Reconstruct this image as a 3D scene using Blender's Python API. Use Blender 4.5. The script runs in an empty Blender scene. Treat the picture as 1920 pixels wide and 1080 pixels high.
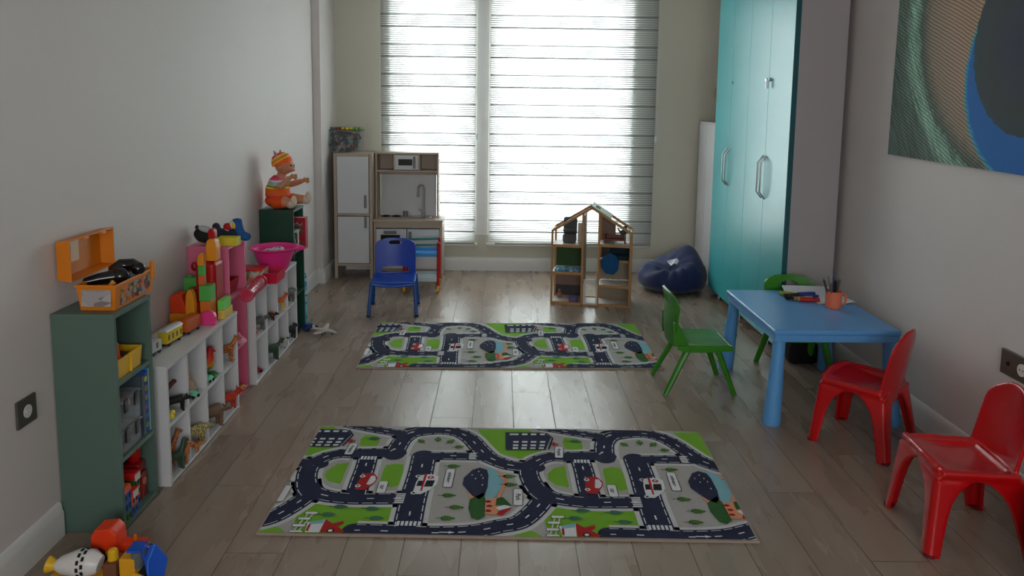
import bpy, bmesh, math, random
from mathutils import Vector, Matrix, Euler, noise
random.seed(7)
C = bpy.context.scene.collection
PI = math.pi

# ------------------------------------------------------------------ camera
cam = bpy.data.cameras.new('camera'); cam_o = bpy.data.objects.new('camera', cam); C.objects.link(cam_o)
Rt, Up, Fw = Vector((.999818, -.013688, .013299)), Vector((-.011523, .122507, .992401)), Vector((.015213, .992373, -.122327))
m = Matrix((Rt, Up, -Fw)).transposed().to_4x4(); m.translation = (0, 0, 1.5)
cam_o.matrix_world = m
cam.sensor_width = 36.0; cam.lens = 36.0*1450/1920; cam.shift_y = -171/1920; cam.clip_start = .02
bpy.context.scene.camera = cam_o
# ------------------------------------------------------------------ light and exposure
vs = bpy.context.scene.view_settings
vs.view_transform = 'Standard'; vs.look = 'None'; vs.gamma = 1; vs.exposure = 0.62
try: vs.use_curve_mapping = False
except Exception: pass
w = bpy.data.worlds.new('overcast_sky'); bpy.context.scene.world = w; w.use_nodes = True
w.node_tree.nodes['Background'].inputs[0].default_value = (.92, .96, 1, 1)
w.node_tree.nodes['Background'].inputs[1].default_value = 2.25
def area(name, loc, rot, sx, sy, power, col=(1, 1, 1)):
    l = bpy.data.lights.new(name, 'AREA'); l.shape = 'RECTANGLE'; l.size = sx; l.size_y = sy; l.energy = power; l.color = col
    o = bpy.data.objects.new(name, l); o.location = loc; o.rotation_euler = rot; C.objects.link(o); return o
# daylight outside the two windows of the far wall and the large window behind the camera
area('daylight_left_window', (-.58, 7.7, 1.5), (math.radians(-90), 0, 0), 1.1, 2.6, 150, (.93, .97, 1))
area('daylight_right_window', (.52, 7.7, 1.5), (math.radians(-90), 0, 0), 1.5, 2.6, 230, (.93, .97, 1))
area('daylight_rear_window', (.3, -2.3, 1.6), (math.radians(90), 0, 0), 2.4, 1.6, 52, (1, .95, .93))

# ------------------------------------------------------------------ materials
def lin(c):
    return tuple(((v/255)/12.92 if v/255 <= .04045 else ((v/255+.055)/1.055)**2.4) for v in c) + (1,)
MATS = {}
def nd(nt, t, **kw):
    n = nt.nodes.new(t)
    for k, v in kw.items(): setattr(n, k, v)
    return n
def mat(name, col=(200, 200, 200), rough=.5, metal=0, coat=0, bump=0, bs=80, var=.06, vs_=12, trans=0, alpha=1, sheen=0, ior=1.45):
    if name in MATS: return MATS[name]
    M = bpy.data.materials.new(name); M.use_nodes = True; nt = M.node_tree; b = nt.nodes['Principled BSDF']
    b.inputs['Roughness'].default_value = rough; b.inputs['Metallic'].default_value = metal
    b.inputs['Coat Weight'].default_value = coat; b.inputs['Transmission Weight'].default_value = trans
    b.inputs['Sheen Weight'].default_value = sheen; b.inputs['IOR'].default_value = ior; b.inputs['Alpha'].default_value = alpha
    tc = nd(nt, 'ShaderNodeTexCoord')
    c = lin(col)
    ns = nd(nt, 'ShaderNodeTexNoise'); ns.inputs['Scale'].default_value = vs_; ns.inputs['Detail'].default_value = 3
    nt.links.new(tc.outputs['Object'], ns.inputs['Vector'])
    mx = nd(nt, 'ShaderNodeMix', data_type='RGBA')
    mx.inputs['A'].default_value = tuple(v*(1-var) for v in c[:3])+(1,)
    mx.inputs['B'].default_value = tuple(min(1, v*(1+var)) for v in c[:3])+(1,)
    nt.links.new(ns.outputs['Fac'], mx.inputs['Factor']); nt.links.new(mx.outputs['Result'], b.inputs['Base Color'])
    if bump:
        n2 = nd(nt, 'ShaderNodeTexNoise'); n2.inputs['Scale'].default_value = bs; n2.inputs['Detail'].default_value = 4
        nt.links.new(tc.outputs['Object'], n2.inputs['Vector'])
        bp = nd(nt, 'ShaderNodeBump'); bp.inputs['Strength'].default_value = bump; bp.inputs['Distance'].default_value = .004
        nt.links.new(n2.outputs['Fac'], bp.inputs['Height']); nt.links.new(bp.outputs['Normal'], b.inputs['Normal'])
    MATS[name] = M
    return M
def math_n(nt, op, a, b=None, c=None):
    n = nd(nt, 'ShaderNodeMath', operation=op)
    for i, v in enumerate((a, b, c)):
        if v is None: continue
        if isinstance(v, (int, float)): n.inputs[i].default_value = v
        else: nt.links.new(v, n.inputs[i])
    return n.outputs[0]
def ramp(nt, fac, stops, interp='LINEAR'):
    r = nd(nt, 'ShaderNodeValToRGB'); r.color_ramp.interpolation = interp
    e = r.color_ramp.elements
    while len(e) > 1: e.remove(e[-1])
    e[0].position = stops[0][0]; e[0].color = lin(stops[0][1])
    for p, c in stops[1:]:
        x = e.new(p); x.color = lin(c)
    nt.links.new(fac, r.inputs['Fac']); return r.outputs['Color']
def noise_n(nt, vec, scale, detail=3, rough=.5):
    n = nd(nt, 'ShaderNodeTexNoise'); n.inputs['Scale'].default_value = scale; n.inputs['Detail'].default_value = detail
    n.inputs['Roughness'].default_value = rough
    nt.links.new(vec, n.inputs['Vector']); return n.outputs['Fac']
def base_mat(name, rough=.5):
    M = bpy.data.materials.new(name); M.use_nodes = True; nt = M.node_tree
    b = nt.nodes['Principled BSDF']; b.inputs['Roughness'].default_value = rough
    tc = nd(nt, 'ShaderNodeTexCoord'); sp = nd(nt, 'ShaderNodeSeparateXYZ'); nt.links.new(tc.outputs['Object'], sp.inputs[0])
    MATS[name] = M
    return M, nt, b, tc.outputs['Object'], sp.outputs

def striped(name, period, cols, axis=2, rough=.8, tilt=0, bump=.3):
    """knitted or printed bands: cols = list of (start fraction, colour)"""
    M, nt, b, ob, xyz = base_mat(name, rough)
    wob = math_n(nt, 'MULTIPLY', noise_n(nt, ob, 30), .012)
    v = math_n(nt, 'ADD', xyz[axis], wob)
    v = math_n(nt, 'ADD', v, math_n(nt, 'MULTIPLY', xyz[0], tilt))
    f = math_n(nt, 'FRACT', math_n(nt, 'DIVIDE', v, period))
    nt.links.new(ramp(nt, f, cols, 'CONSTANT'), b.inputs['Base Color'])
    bp = nd(nt, 'ShaderNodeBump'); bp.inputs['Strength'].default_value = bump; bp.inputs['Distance'].default_value = .003
    nt.links.new(noise_n(nt, ob, 260, 2), bp.inputs['Height']); nt.links.new(bp.outputs['Normal'], b.inputs['Normal'])
    return M
def spotted(name, base, spots, scale=60, thr=.35, rough=.6):
    M, nt, b, ob, xyz = base_mat(name, rough)
    v = nd(nt, 'ShaderNodeTexVoronoi'); v.inputs['Scale'].default_value = scale
    nt.links.new(ob, v.inputs['Vector'])
    mx = nd(nt, 'ShaderNodeMix', data_type='RGBA'); mx.inputs['A'].default_value = lin(spots); mx.inputs['B'].default_value = lin(base)
    nt.links.new(math_n(nt, 'GREATER_THAN', v.outputs['Distance'], thr), mx.inputs['Factor'])
    nt.links.new(mx.outputs['Result'], b.inputs['Base Color'])
    return M
def graded(name, stops, z0, z1, rough=.5, axis=2, nz=.1):
    """a toy whose moulded colours change with height"""
    M, nt, b, ob, xyz = base_mat(name, rough)
    f = math_n(nt, 'DIVIDE', math_n(nt, 'SUBTRACT', xyz[axis], z0), z1-z0)
    f = math_n(nt, 'ADD', f, math_n(nt, 'MULTIPLY', math_n(nt, 'SUBTRACT', noise_n(nt, ob, 40), .5), nz))
    nt.links.new(ramp(nt, f, stops), b.inputs['Base Color'])
    return M
def patchwork(name, cols, scale=30, rough=.6, stretch=(1, 1, 1)):
    """printed packaging or mixed toys: cells of several colours"""
    M, nt, b, ob, xyz = base_mat(name, rough)
    mp = nd(nt, 'ShaderNodeMapping'); mp.inputs['Scale'].default_value = stretch; nt.links.new(ob, mp.inputs['Vector'])
    v = nd(nt, 'ShaderNodeTexVoronoi'); v.inputs['Scale'].default_value = scale; nt.links.new(mp.outputs[0], v.inputs['Vector'])
    sp = nd(nt, 'ShaderNodeSeparateColor'); nt.links.new(v.outputs['Color'], sp.inputs[0])
    n = len(cols)
    nt.links.new(ramp(nt, sp.outputs[0], [(i/n, c) for i, c in enumerate(cols)], 'CONSTANT'), b.inputs['Base Color'])
    return M

# ------------------------------------------------------------------ mesh builder
_tm = bpy.data.meshes.new('tmp')
class G:
    def __init__(s): s.bm = bmesh.new(); s.mi = 0
    def _merge(s, t, M=None):
        if M is not None: bmesh.ops.transform(t, matrix=M, verts=t.verts)
        for f in t.faces: f.material_index = s.mi
        t.to_mesh(_tm); t.free(); s.bm.from_mesh(_tm); return s
    def box(s, x0, x1, y0, y1, z0, z1, bev=0, seg=2, M=None):
        t = bmesh.new(); bmesh.ops.create_cube(t, size=1)
        bmesh.ops.scale(t, vec=(abs(x1-x0), abs(y1-y0), abs(z1-z0)), verts=t.verts)
        if bev: bmesh.ops.bevel(t, geom=t.edges[:], offset=bev, segments=seg, affect='EDGES', profile=.5)
        bmesh.ops.translate(t, vec=((x0+x1)/2, (y0+y1)/2, (z0+z1)/2), verts=t.verts)
        return s._merge(t, M)
    def obox(s, c, size, rot=(0, 0, 0), bev=0, seg=2):
        h = [v/2 for v in size]
        return s.box(-h[0], h[0], -h[1], h[1], -h[2], h[2], bev, seg, Matrix.Translation(c) @ Euler(rot).to_matrix().to_4x4())
    def cyl(s, p0, p1, r0, r1=None, n=16, bev=0):
        p0, p1 = Vector(p0), Vector(p1); r1 = r0 if r1 is None else r1
        t = bmesh.new(); d = p1-p0
        bmesh.ops.create_cone(t, cap_ends=True, segments=n, radius1=r0, radius2=r1, depth=d.length)
        if bev: bmesh.ops.bevel(t, geom=[e for e in t.edges if len(e.link_faces) == 2 and max(len(f.verts) for f in e.link_faces) > 4], offset=bev, segments=2, affect='EDGES')
        return s._merge(t, Matrix.Translation((p0+p1)/2) @ d.to_track_quat('Z', 'Y').to_matrix().to_4x4())
    def ell(s, c, r, rot=(0, 0, 0), u=16, v=10):
        t = bmesh.new(); bmesh.ops.create_uvsphere(t, u_segments=u, v_segments=v, radius=1)
        r = (r, r, r) if isinstance(r, (int, float)) else r
        return s._merge(t, Matrix.Translation(c) @ Euler(rot).to_matrix().to_4x4() @ Matrix.Diagonal((r[0], r[1], r[2], 1)))
    def tube(s, pts, r, n=10, closed=False, caps=True, flat=1, up=(0, 0, 1)):
        pts = [Vector(p) for p in pts]; k = len(pts)
        rs = r if isinstance(r, (list, tuple)) else [r]*k
        fl = flat if isinstance(flat, (list, tuple)) else [flat]*k
        t = bmesh.new(); rings = []; prev = None
        for i, p in enumerate(pts):
            if closed: d = pts[(i+1) % k]-pts[i-1]
            else: d = pts[min(i+1, k-1)]-pts[max(i-1, 0)]
            d.normalize()
            if prev is None:
                a = Vector(up)
                if abs(a.dot(d)) > .95: a = Vector((1, 0, 0)) if abs(d.x) < .9 else Vector((0, 1, 0))
                a = (a-d*a.dot(d)).normalized()
            else:
                a = prev-d*prev.dot(d)
                a.normalize()
            prev = a; b = d.cross(a)
            rings.append([t.verts.new(p+a*math.cos(2*PI*j/n)*rs[i]*fl[i]+b*math.sin(2*PI*j/n)*rs[i]) for j in range(n)])
        m_ = k if closed else k-1
        for i in range(m_):
            A, B = rings[i], rings[(i+1) % k]
            for j in range(n): t.faces.new((A[j], A[(j+1) % n], B[(j+1) % n], B[j]))
        if caps and not closed:
            t.faces.new(rings[0][::-1]); t.faces.new(rings[-1])
        bmesh.ops.recalc_face_normals(t, faces=t.faces)
        return s._merge(t)
    def lathe(s, prof, c=(0, 0, 0), n=24, M=None, sy=1):
        t = bmesh.new(); rings = []
        for r, z in prof:
            rings.append([t.verts.new((c[0]+max(r, 1e-5)*math.cos(2*PI*j/n), c[1]+sy*max(r, 1e-5)*math.sin(2*PI*j/n), c[2]+z)) for j in range(n)])
        for A, B in zip(rings, rings[1:]):
            for j in range(n): t.faces.new((A[j], A[(j+1) % n], B[(j+1) % n], B[j]))
        bmesh.ops.remove_doubles(t, verts=t.verts, dist=1e-4)
        bmesh.ops.recalc_face_normals(t, faces=t.faces)
        return s._merge(t, M)
    def prism(s, pts, axis, a, b, bev=0, M=None, seg=2):
        """polygon extruded along an axis from a to b; pts are the two other coordinates in x,y,z order"""
        def P(p, d):
            return (d, p[0], p[1]) if axis == 'x' else (p[0], d, p[1]) if axis == 'y' else (p[0], p[1], d)
        t = bmesh.new(); A = [t.verts.new(P(p, a)) for p in pts]; B = [t.verts.new(P(p, b)) for p in pts]; n = len(pts)
        t.faces.new(A[::-1]); t.faces.new(B)
        for i in range(n): t.faces.new((A[i], A[(i+1) % n], B[(i+1) % n], B[i]))
        bmesh.ops.recalc_face_normals(t, faces=t.faces)
        if bev: bmesh.ops.bevel(t, geom=t.edges[:], offset=bev, segments=seg, affect='EDGES', profile=.5)
        return s._merge(t, M)
    def sheet(s, P, nu, nv, th):
        """P(u,v)->Vector, a curved slab th thick"""
        t = bmesh.new(); V = [[t.verts.new(P(i/nu, j/nv)) for j in range(nv+1)] for i in range(nu+1)]
        for i in range(nu):
            for j in range(nv): t.faces.new((V[i][j], V[i+1][j], V[i+1][j+1], V[i][j+1]))
        bmesh.ops.recalc_face_normals(t, faces=t.faces)
        bmesh.ops.solidify(t, geom=t.faces[:], thickness=th)
        return s._merge(t)
    def face(s, pts):
        vs_ = [s.bm.verts.new(p) for p in pts]; f = s.bm.faces.new(vs_); f.material_index = s.mi; return s

def w2l(parent, bm):
    if parent is None: return
    m_ = Matrix.Identity(4); chain = []
    p = parent
    while p: chain.append(p); p = p.parent
    for p in reversed(chain): m_ = m_ @ Matrix.Translation(p.location) @ p.rotation_euler.to_matrix().to_4x4()
    bmesh.ops.transform(bm, matrix=m_.inverted(), verts=bm.verts)
def obj(name, g, mats, parent=None, world=False, angle=35, loc=None, rot=None, label=None):
    if world: w2l(parent, g.bm)
    me = bpy.data.meshes.new(name); g.bm.to_mesh(me); g.bm.free()
    for mt in (mats if isinstance(mats, (list, tuple)) else [mats]): me.materials.append(mt)
    me.shade_smooth()
    if angle < 180: me.set_sharp_from_angle(angle=math.radians(angle))
    o = bpy.data.objects.new(name, me); C.objects.link(o)
    if angle < 180:
        wn_ = o.modifiers.new('weighted_normal', 'WEIGHTED_NORMAL'); wn_.keep_sharp = True
    if parent: o.parent = parent
    if loc: o.location = loc
    if rot: o.rotation_euler = rot
    if label: o['label'] = label
    return o
def remesh(o, voxel, it=4, fac=.5):
    r = o.modifiers.new('remesh', 'REMESH'); r.mode = 'VOXEL'; r.voxel_size = voxel; r.use_smooth_shade = True
    s = o.modifiers.new('smooth', 'SMOOTH'); s.iterations = it; s.factor = fac
    return o
def thing(name, label, cat, loc=(0, 0, 0), rz=0, group=None):
    o = bpy.data.objects.new(name, None); C.objects.link(o); o.location = loc; o.rotation_euler = (0, 0, rz)
    o.empty_display_size = .05
    return tag(o, label, cat, group)
def tag(o, label, cat, group=None):
    o['label'] = label; o['category'] = cat
    if group: o['group'] = group
    return o
def struct(o): o['kind'] = 'structure'; return o
def dup(root, loc, rz, label=None, group=None):
    r = root.copy(); C.objects.link(r); r.location = loc; r.rotation_euler = (0, 0, rz)
    if label: r['label'] = label
    if group: r['group'] = group
    for ch in list(root.children):
        c = ch.copy(); C.objects.link(c); c.parent = r
        for g in ch.children:
            d = g.copy(); C.objects.link(d); d.parent = c
    return r

# common materials
M_white = mat('white_melamine', (205, 203, 206), .35, var=.02)
M_blk = mat('black_plastic', (16, 16, 18), .3)
M_chr = mat('brushed_steel', (190, 190, 195), .25, metal=1)
M_grey = mat('grey_plastic', (120, 120, 124), .4)
M_red = mat('red_plastic', (175, 10, 16), .38, var=.03)
M_yel = mat('yellow_plastic', (225, 175, 25), .4)
M_org = mat('orange_plastic', (212, 120, 18), .42)
M_blue = mat('blue_plastic', (20, 80, 190), .38)
M_green = mat('green_plastic', (70, 165, 50), .4)
M_pink = mat('pink_plastic', (230, 60, 130), .38)
# ================================================================== THE ROOM
XL, XR, YB, YF, H = -1.50, 2.0, 6.78, -1.6, 2.75
def plaster(name, col):
    M, nt, b, ob, xyz = base_mat(name, .62)
    f = noise_n(nt, ob, 1.3, 4)
    mx = nd(nt, 'ShaderNodeMix', data_type='RGBA'); c = lin(col)
    mx.inputs['A'].default_value = tuple(v*.95 for v in c[:3])+(1,); mx.inputs['B'].default_value = c
    nt.links.new(f, mx.inputs['Factor']); nt.links.new(mx.outputs['Result'], b.inputs['Base Color'])
    bp = nd(nt, 'ShaderNodeBump'); bp.inputs['Strength'].default_value = .12; bp.inputs['Distance'].default_value = .002
    nt.links.new(noise_n(nt, ob, 180, 3), bp.inputs['Height']); nt.links.new(bp.outputs['Normal'], b.inputs['Normal'])
    return M
M_wall = plaster('painted_plaster', (214, 205, 203))
M_wallb = plaster('painted_plaster_back', (205, 200, 186))
M_ceil = plaster('ceiling_paint', (225, 222, 216))
M_skirt = mat('white_skirting_paint', (222, 218, 216), .35, var=.02)
# laminate floor: planks .195 wide and 1.24 long running away from the camera
M_floor, nt, b, ob, xyz = base_mat('laminate_planks', .24)
row = math_n(nt, 'FLOOR', math_n(nt, 'DIVIDE', math_n(nt, 'SUBTRACT', xyz[0], .075), .195))
fx = math_n(nt, 'FRACT', math_n(nt, 'DIVIDE', math_n(nt, 'SUBTRACT', xyz[0], .075), .195))
r3 = math_n(nt, 'MODULO', math_n(nt, 'ADD', row, 300), 3)
off = math_n(nt, 'MULTIPLY', math_n(nt, 'MODULO', math_n(nt, 'MULTIPLY', math_n(nt, 'ADD', row, 303), 5.37), 1), 1)
off = math_n(nt, 'FRACT', math_n(nt, 'MULTIPLY', math_n(nt, 'ADD', row, 303), .366))
yy = math_n(nt, 'ADD', math_n(nt, 'DIVIDE', math_n(nt, 'SUBTRACT', xyz[1], .02), 1.24), off)
cell = math_n(nt, 'FLOOR', yy); fy = math_n(nt, 'FRACT', yy)
wn = nd(nt, 'ShaderNodeTexWhiteNoise', noise_dimensions='2D'); cb = nd(nt, 'ShaderNodeCombineXYZ')
nt.links.new(row, cb.inputs[0]); nt.links.new(cell, cb.inputs[1]); nt.links.new(cb.outputs[0], wn.inputs['Vector'])
mp = nd(nt, 'ShaderNodeCombineXYZ')
nt.links.new(math_n(nt, 'MULTIPLY', xyz[0], 7), mp.inputs[0]); nt.links.new(math_n(nt, 'MULTIPLY', xyz[1], 1.3), mp.inputs[1])
nt.links.new(math_n(nt, 'MULTIPLY', wn.outputs['Value'], 40), mp.inputs[2])
g1 = noise_n(nt, mp.outputs[0], 1.6, 4, .45)
grain = math_n(nt, 'ADD', math_n(nt, 'MULTIPLY', g1, .75), math_n(nt, 'MULTIPLY', wn.outputs['Value'], .25))
col = ramp(nt, grain, [(.2, (136, 118, 104)), (.45, (145, 127, 113)), (.6, (150, 133, 119)), (.85, (158, 142, 128))])
ex = math_n(nt, 'LESS_THAN', math_n(nt, 'MINIMUM', fx, math_n(nt, 'SUBTRACT', 1, fx)), .009)
ey = math_n(nt, 'LESS_THAN', math_n(nt, 'MINIMUM', fy, math_n(nt, 'SUBTRACT', 1, fy)), .0014)
seam = math_n(nt, 'MAXIMUM', ex, ey)
mx = nd(nt, 'ShaderNodeMix', data_type='RGBA'); mx.inputs['B'].default_value = lin((52, 44, 38))
nt.links.new(col, mx.inputs['A']); nt.links.new(math_n(nt, 'MULTIPLY', seam, .75), mx.inputs['Factor']); nt.links.new(mx.outputs['Result'], b.inputs['Base Color'])
nt.links.new(math_n(nt, 'ADD', math_n(nt, 'MULTIPLY', g1, .05), math_n(nt, 'ADD', .25, math_n(nt, 'MULTIPLY', seam, .4))), b.inputs['Roughness'])
bp = nd(nt, 'ShaderNodeBump'); bp.inputs['Strength'].default_value = .15; bp.inputs['Distance'].default_value = .0015
nt.links.new(math_n(nt, 'SUBTRACT', math_n(nt, 'MULTIPLY', g1, .05), seam), bp.inputs['Height']); nt.links.new(bp.outputs['Normal'], b.inputs['Normal'])

struct(obj('floor', G().box(XL-.1, XR+.1, YF-.1, YB+.4, -.1, 0), M_floor))
struct(obj('ceiling', G().box(XL-.1, XR+.1, YF-.1, YB+.4, H, H+.1), M_ceil))
struct(obj('wall_left', G().box(XL-.12, XL, YF-.1, YB+.4, 0, H), M_wall))
struct(obj('wall_right', G().box(XR, XR+.12, YF-.1, YB+.4, 0, H), M_wall))
# back wall with two window openings
WL, WR, WZ0, WZ1 = (-.93, -.24), (-.08, 1.10), .30, 2.45
g = G()
for a_, b_ in ((XL-.1, WL[0]), (WL[1], WR[0]), (WR[1], XR+.1)): g.box(a_, b_, YB, YB+.28, 0, H)
for a_, b_ in (WL, WR): g.box(a_, b_, YB, YB+.28, 0, WZ0).box(a_, b_, YB, YB+.28, WZ1, H)
bmesh.ops.remove_doubles(g.bm, verts=g.bm.verts, dist=1e-5)
struct(obj('wall_back', g, M_wallb))
# rear wall behind the camera, one wide window
g = G().box(XL-.1, -.9, YF-.2, YF, 0, H).box(1.5, XR+.1, YF-.2, YF, 0, H).box(-.9, 1.5, YF-.2, YF, 0, .85).box(-.9, 1.5, YF-.2, YF, 2.3, H)
struct(obj('wall_rear', g, M_wall))
# pilaster of the left wall at the far end
struct(obj('trim_1', G().box(XL, -1.44, 6.23, YB, 0, H), M_wall))
# white casing between and beside the windows: slim rounded pier
struct(obj('trim_2', G().box(-.215, -.105, YB-.02, YB, .32, H, .006), M_skirt))
def skirting(name, axis, c, a, b_, d):
    # profile: tall board with stepped, rounded top
    t = [(0, 0), (.017, 0), (.017, .085), (.012, .095), (.012, .108), (.006, .118), (0, .12)]
    pts = [(c+d*p[0], p[1]) for p in t]
    return struct(obj(name, G().prism(pts, 'y' if axis == 'y' else 'x', a, b_), M_skirt))
skirting('baseboard_left', 'y', XL, YF, 2.52, 1)
skirting('baseboard_left_far', 'y', XL, 4.99, 6.23, 1)
skirting('baseboard_right', 'y', XR, YF, 4.40, -1)
skirting('baseboard_pilaster', 'y', -1.44, 6.213, YB, 1)
skirting('baseboard_pilaster_front', 'x', 6.23, XL+.017, -1.44, -1)
skirting('baseboard_back', 'x', YB, -1.423, 1.62, -1)
# windows: white frames with a pane, outside the blinds
M_glass = bpy.data.materials.new('window_glass'); M_glass.use_nodes = True; nt = M_glass.node_tree; nt.nodes.remove(nt.nodes['Principled BSDF'])
tr = nd(nt, 'ShaderNodeBsdfTransparent'); gl = nd(nt, 'ShaderNodeBsdfGlossy'); gl.inputs['Roughness'].default_value = .02
fr = nd(nt, 'ShaderNodeFresnel'); mxs = nd(nt, 'ShaderNodeMixShader'); tr.inputs[0].default_value = (.94, .97, .96, 1)
nt.links.new(fr.outputs[0], mxs.inputs[0]); nt.links.new(tr.outputs[0], mxs.inputs[1]); nt.links.new(gl.outputs[0], mxs.inputs[2])
nt.links.new(mxs.outputs[0], nt.nodes['Material Output'].inputs['Surface'])
M_upvc = mat('white_window_frame', (225, 228, 230), .3, var=.01)
def window(name, x0, x1, z0, z1, y, mull=()):
    g = G(); f = .075
    g.box(x0, x0+f, y, y+.06, z0, z1, .004).box(x1-f, x1, y, y+.06, z0, z1, .004).box(x0+f, x1-f, y, y+.06, z0, z0+f, .004).box(x0+f, x1-f, y, y+.06, z1-f, z1, .004)
    for m_ in mull: g.box(m_-.03, m_+.03, y, y+.06, z0+f, z1-f, .004)
    o = struct(obj(name, g, M_upvc))
    obj('pane', G().box(x0+f, x1-f, y+.025, y+.033, z0+f, z1-f), M_glass, o)
    return o
w1 = window('window_1', WL[0], WL[1], WZ0, WZ1, YB+.17)
w2 = window('window_2', WR[0], WR[1], WZ0, WZ1, YB+.17)
w3 = window('window_3', -.9, 1.5, .85, 2.3, YF-.15, (.3,))
for i, (a_, b_) in enumerate(((WL[0]-.06, WL[1]+.04), (WR[0]-.04, WR[1]+.24))):
    struct(obj('window_sill_%d' % (i+1), G().box(a_, b_, YB-.035, YB+.17, .225, .25, .006), M_skirt))

# ---------------------------------------------------------------- blinds
M_blind = bpy.data.materials.new('pleated_sheer_fabric'); M_blind.use_nodes = True; nt = M_blind.node_tree; nt.nodes.remove(nt.nodes['Principled BSDF'])
tc = nd(nt, 'ShaderNodeTexCoord'); sp = nd(nt, 'ShaderNodeSeparateXYZ'); nt.links.new(tc.outputs['Object'], sp.inputs[0])
zz = sp.outputs[2]; PER = .252
ph = math_n(nt, 'FRACT', math_n(nt, 'DIVIDE', math_n(nt, 'ADD', zz, .045), PER))     # 0..1 inside one band
lf = math_n(nt, 'FRACT', math_n(nt, 'MULTIPLY', ph, 14))
line = math_n(nt, 'LESS_THAN', lf, .28)
inb = math_n(nt, 'GREATER_THAN', ph, .55)                       # dense half
edge = math_n(nt, 'MAXIMUM', math_n(nt, 'LESS_THAN', math_n(nt, 'ABSOLUTE', math_n(nt, 'SUBTRACT', ph, .975)), .016), math_n(nt, 'LESS_THAN', math_n(nt, 'ABSOLUTE', math_n(nt, 'SUBTRACT', ph, .555)), .014))
dens = math_n(nt, 'MULTIPLY', line, math_n(nt, 'ADD', .7, math_n(nt, 'MULTIPLY', inb, .27)))
dens = math_n(nt, 'MAXIMUM', dens, math_n(nt, 'MULTIPLY', edge, 1.0))
trn = nd(nt, 'ShaderNodeBsdfTranslucent'); dif = nd(nt, 'ShaderNodeBsdfDiffuse'); tra = nd(nt, 'ShaderNodeBsdfTransparent')
def shade(k): return (.93*k, .94*k, .93*k, 1)
mc = nd(nt, 'ShaderNodeMix', data_type='RGBA'); mc.inputs['A'].default_value = shade(1); mc.inputs['B'].default_value = shade(.05)
nt.links.new(dens, mc.inputs['Factor']); nt.links.new(mc.outputs['Result'], trn.inputs[0])
mc2 = nd(nt, 'ShaderNodeMix', data_type='RGBA'); mc2.inputs['A'].default_value = shade(.8); mc2.inputs['B'].default_value = shade(.45)
nt.links.new(dens, mc2.inputs['Factor']); nt.links.new(mc2.outputs['Result'], dif.inputs[0])
m1 = nd(nt, 'ShaderNodeMixShader'); m1.inputs[0].default_value = .45
nt.links.new(trn.outputs[0], m1.inputs[1]); nt.links.new(dif.outputs[0], m1.inputs[2])
m2 = nd(nt, 'ShaderNodeMixShader'); nt.links.new(math_n(nt, 'SUBTRACT', .24, math_n(nt, 'MULTIPLY', dens, .24)), m2.inputs[0])
nt.links.new(m1.outputs[0], m2.inputs[1]); nt.links.new(tra.outputs[0], m2.inputs[2])
nt.links.new(m2.outputs[0], nt.nodes['Material Output'].inputs['Surface'])
M_rod = mat('blind_rail', (150, 150, 148), .4)
def blind(label, x0, x1, z0, y, knob_x, knob_z, sag):
    t = thing('window_blind', label, 'blind', ((x0+x1)/2, y, z0), 0, 'pleated blinds on the far wall')
    def P(u, v):
        z = z0+(H-.06-z0)*v
        bulge = .004*math.sin((z+.045)/PER*2*PI)
        lift = (.014*max(0, .35-u)/.35*max(0, 1-v*6)) if sag else 0
        return Vector((x0+(x1-x0)*u, y+bulge, z+lift))
    obj('fabric', G().sheet(P, 24, 120, .0006), M_blind, t, world=True, angle=180)
    obj('bottom_rail', G().box(x0+.05 if sag else x0, x1, y-.006, y+.006, z0-.016, z0-.002, .003), M_rod, t, world=True)
    obj('headrail', G().box(x0, x1, y-.02, y+.03, H-.08, H-.02, .004), M_upvc, t, world=True)
    g = G().tube([(knob_x, y-.01, H-.08), (knob_x, y-.012, 1.6), (knob_x, y-.01, knob_z)], .0015, 6)
    c = obj('pull_cord', g, M_upvc, t, world=True)
    obj('cord_knob', G().ell((knob_x, y-.012, knob_z-.03), (.014, .014, .032)), M_upvc, c, world=True)
blind('narrow white pleated blind over the left window beside the toy kitchen', -1.035, -.222, .262, YB-.055, -.205, 1.22, False)
blind('wide white pleated blind over the right window behind the wooden doll house', -.095, 1.335, .262, YB-.055, 1.345, 1.22, True)

# ---------------------------------------------------------------- wall sockets
M_plate = mat('taupe_socket_plate', (78, 73, 66), .35)
t = thing('wall_socket', 'square taupe socket plate low on the left wall before the green bookshelf', 'socket', (XL, 2.372, .505))
obj('plate', G().box(0, .009, -.05, .05, -.045, .045, .004), M_plate, t)
obj('outlet', G().cyl((.005, 0, 0), (.011, 0, 0), .021, n=24).cyl((.011, -.008, 0), (.0125, -.008, 0), .003, n=8).cyl((.011, .008, 0), (.0125, .008, 0), .003, n=8), M_skirt, t)
t = thing('wall_socket', 'wide taupe double socket plate on the right wall above the red chair', 'socket', (XR, 2.80, .512))
obj('plate', G().box(-.012, 0, -.135, .135, -.05, .05, .005), M_plate, t)
obj('aerial_socket', G().cyl((-.013, .085, 0), (-.016, .085, 0), .008, n=12), M_blk, t)
o = obj('outlet', G().cyl((-.01, .005, 0), (-.016, .005, 0), .024, n=24), M_skirt, t); obj('contact_hole', G().cyl((-.0158, -.004, 0), (-.0168, -.004, 0), .003, n=8), M_blk, o); obj('contact_hole', G().cyl((-.0158, .014, 0), (-.0168, .014, 0), .003, n=8), M_blk, o)
obj('outlet', G().cyl((-.01, -.085, 0), (-.016, -.085, 0), .024, n=24), M_skirt, t)

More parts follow.
